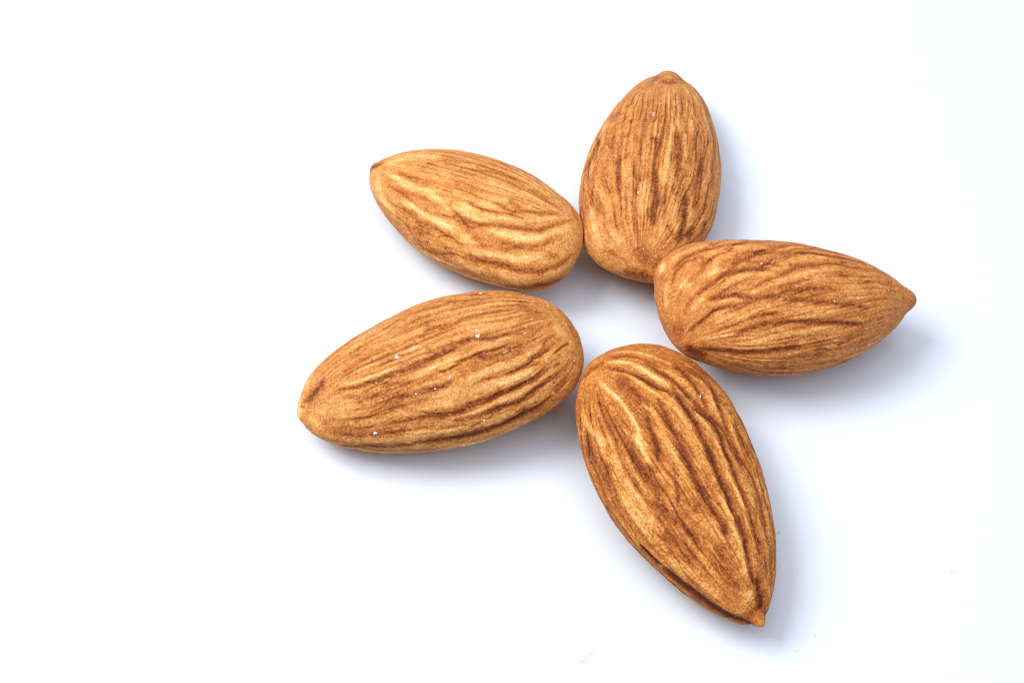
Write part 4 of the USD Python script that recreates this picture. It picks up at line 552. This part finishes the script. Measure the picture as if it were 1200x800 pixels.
  [-0.7,np.float64(0.158),[[5.55,2.44,2.92],[6.21,2.41,2.74],[6.9,2.38,2.53],[7.57,2.33,2.31],[8.07,2.36,2.1],[8.6,2.35,1.88],[9.1,2.36,1.63]]],
  [-0.7,np.float64(0.285),[[4.73,-0.42,3.51],[5.18,-0.29,3.41],[5.63,-0.14,3.31],[6.07,0.0,3.2],[6.45,-0.06,3.1],[6.83,-0.09,2.99],[7.2,-0.12,2.88]]],
  [-0.45,np.float64(0.356),[[7.96,-0.81,2.59],[8.44,-1.23,2.36],[8.95,-1.63,2.07],[9.71,-1.51,1.77],[10.41,-1.42,1.46],[10.8,-1.15,1.34],[11.2,-0.86,1.18]]],
  [-0.5,np.float64(0.498),[[4.99,-4.1,2.45],[5.55,-4.02,2.32],[6.05,-3.9,2.21],[6.59,-3.84,2.06],[7.02,-3.61,2.03],[7.44,-3.42,1.97],[7.85,-3.2,1.92]]],
  [-1.3,np.float64(0.287),[[10.91,0.89,1.29],[11.34,0.76,1.09],[11.74,0.64,0.88],[12.16,0.53,0.63],[12.55,0.45,0.36],[12.78,0.42,0.18],[13.01,0.4,-0.02]]],
  [-0.5,np.float64(0.144),[[9.46,2.36,1.45],[9.97,2.19,1.25],[10.46,2.05,1.04],[10.95,1.91,0.79]]],
  [0.6,np.float64(0.5),[[11.58,-0.57,1.01],[11.8,-0.53,0.89],[12.04,-0.48,0.74],[12.27,-0.43,0.6]]],
  [0.5,np.float64(0.32),[[3.1,-3.49,3.2],[3.75,-3.44,3.08],[4.39,-3.35,2.96],[4.97,-3.04,2.93],[5.54,-2.69,2.9],[6.42,-2.52,2.7],[7.32,-2.37,2.46]]],
  [0.5,np.float64(0.285),[[5.01,0.73,3.42],[6.34,0.67,3.09],[7.66,0.63,2.7],[8.54,0.49,2.41],[9.37,0.36,2.1],[10.06,0.17,1.82],[10.74,-0.02,1.51]]],
  [0.45,np.float64(0.215),[[5.55,2.08,3.03],[6.27,2.09,2.83],[6.96,2.11,2.6],[7.63,2.14,2.36],[8.18,1.94,2.22],[8.71,1.77,2.07],[9.22,1.63,1.9]]],
  [0.4,np.float64(0.356),[[6.04,-5.03,1.35],[6.86,-4.66,1.33],[7.64,-4.31,1.25],[8.59,-3.84,1.14],[9.47,-3.37,1.01],[10.28,-2.98,0.79],[11.08,-2.59,0.53]]],
  [0.35,np.float64(0.216),[[11.64,1.56,0.51],[11.97,1.52,0.24],[12.25,1.52,-0.07],[12.44,1.62,-0.71]]],
 ]),
}

TIP1 = (.30, .70, .62, .18, -.3, -.7)
TIP2 = (-.55, .45, 1.0, .14, -.25, .75)
TIP3 = (-.45, .75, 1.15, .55, -.6, -.1)
TIP4 = (-.20, .55, 1.0, .40, -.1, -.08)
TIP5 = (-.20, .35, .58, .42, -.6, .3)
for k_, c_, n_ in ((1, (6.67, 9.57, 4.5), (.981, .045, -.189)), (3, (6.73, 9.57, 4.5), (-.981, -.045, .189)), (3, (14.40, 4.78, 4.95), (.621, -.706, .34)), (4, (14.44, 4.72, 4.97), (-.621, .706, -.34))):
    DATA[k_].setdefault("press", []).append((c_, n_))

GOLD = skin_material("golden_skin", (.36, .095, .011), (.66, .262, .058), (.84, .450, .140), (.97, .70, .34), .03)
TAN = skin_material("tan_skin", (.26, .060, .006), (.56, .208, .042), (.73, .360, .102), (.92, .61, .28), .04)
RUST = skin_material("russet_skin", (.19, .038, .004), (.49, .150, .023), (.73, .340, .076), (.94, .63, .27), .02)
DUSTY = skin_material("dusty_skin", (.26, .058, .006), (.57, .196, .039), (.74, .352, .094), (.93, .60, .26), .05)

AMBER = skin_material("amber_skin", (.26, .060, .007), (.56, .205, .043), (.72, .350, .098), (.90, .59, .26), .05)

#        number, label, material, nib (y, z, radius, push, tone round root, tone at end), relief, vein counts, seed
almond(1, "pale golden almond with soft streaks at the upper left, brown nib on its far corner", GOLD, TIP1, .52, (5.2, 9.5, 18.0, 30), 1)
almond(2, "broad tan almond at the lower left sprinkled with white salt grains", TAN, TIP2, 1.0, (5.8, 11.0, 20.0, 38), 2)
almond(3, "upright brown almond at the top with its round nub pointing away", AMBER, TIP3, 1.0, (5.8, 11.0, 20.0, 38), 3)
almond(4, "brown almond at the right pointing right with a sharp pointed nib", DUSTY, TIP4, .85, (5.6, 10.5, 19.0, 36), 4)
almond(5, "deeply veined russet almond at the bottom with a dark seam and pale broken tip", RUST, TIP5, 1.25, (5.2, 10.0, 18.0, 32), 5)


# ---------------------------------------------------------------- bits on the paper
def speck(number, at, size, squash, turn, label, seed):
    rng = np.random.default_rng(seed)
    c = rng.normal(size=(16, 3)); c /= np.linalg.norm(c, axis=1)[:, None]
    c *= rng.uniform(.75, 1.1, (16, 1)) * size / 2 * np.array([1, squash, .45])
    c[:, 2] -= c[:, 2].min()
    h = trimesh.convex.convex_hull(c)
    h.apply_transform(trimesh.transformations.rotation_matrix(math.radians(turn), (0, 0, 1)))
    h.apply_translation((at[0], at[1], 0))
    h.apply_scale(MM)
    m = usdkit.mesh(stage, "/World/dust_speck" + (f"_{number:03d}" if number else ""), h, GREY_DUST)
    tag(m.GetPrim(), label, "dust speck", "dust specks on the paper")


speck(0, (23.32, -19.9), .42, .62, 65, "largest grey dust speck, on the paper beside the russet almond's right edge", 11)
speck(1, (24.11, -23.46), .14, .8, 10, "tiny dust speck, upper of two right of the russet almond's tip end", 12)
speck(2, (24.12, -24.41), .18, .8, 40, "tiny dust speck, lower of two right of the russet almond's tip end", 13)
speck(3, (25.4, -29.35), .17, .7, 0, "tiny dust speck at the lower right, beyond the russet almond's tip shadow", 14)
speck(4, (37.79, -23.53), .30, .35, -20, "thin dust speck alone at the far right of the paper", 15)
speck(5, (23.71, -30.77), .16, .7, 30, "tiny dust speck nearest the bottom edge below the russet almond's tip", 16)
speck(6, (-23.12, .19), .16, .9, 0, "tiny dust speck alone on the left, outside the broad tan almond", 17)

fib = np.array([[5.5, -31.15], [5.53, -31.44], [5.7, -31.61], [5.91, -31.63], [6.17, -31.52], [6.35, -31.26], [6.39, -31.0], [6.54, -30.82], [6.75, -30.79], [6.96, -30.92], [7.17, -31.18], [7.3, -31.37]])
tt = np.linspace(0, len(fib) - 1, 70)
line = np.stack([PchipInterpolator(np.arange(len(fib)), fib[:, 0])(tt), PchipInterpolator(np.arange(len(fib)), fib[:, 1])(tt), np.full(70, .018)], -1)
ring = np.linspace(0, 2 * np.pi, 8, endpoint=False)
tg = np.gradient(line, axis=0); tg /= np.linalg.norm(tg, axis=1)[:, None]
side = np.cross(tg, (0, 0, 1.0))
rad = .022 * np.sqrt(np.clip(1 - np.linspace(-1, 1, 70) ** 8, 0, 1))
tube = line[:, None] + rad[:, None, None] * (np.cos(ring)[None, :, None] * side[:, None] + np.sin(ring)[None, :, None] * np.array([0, 0, 1.0]))
fp, ff = grid_mesh(tube)
fm = usdkit.mesh(stage, "/World/curled_fibre", (fp * MM, outward(fp, ff)), FIBRE, smooth=True)
tag(fm.GetPrim(), "fine pale S-shaped fibre lying on the paper near the bottom edge", "fibre")
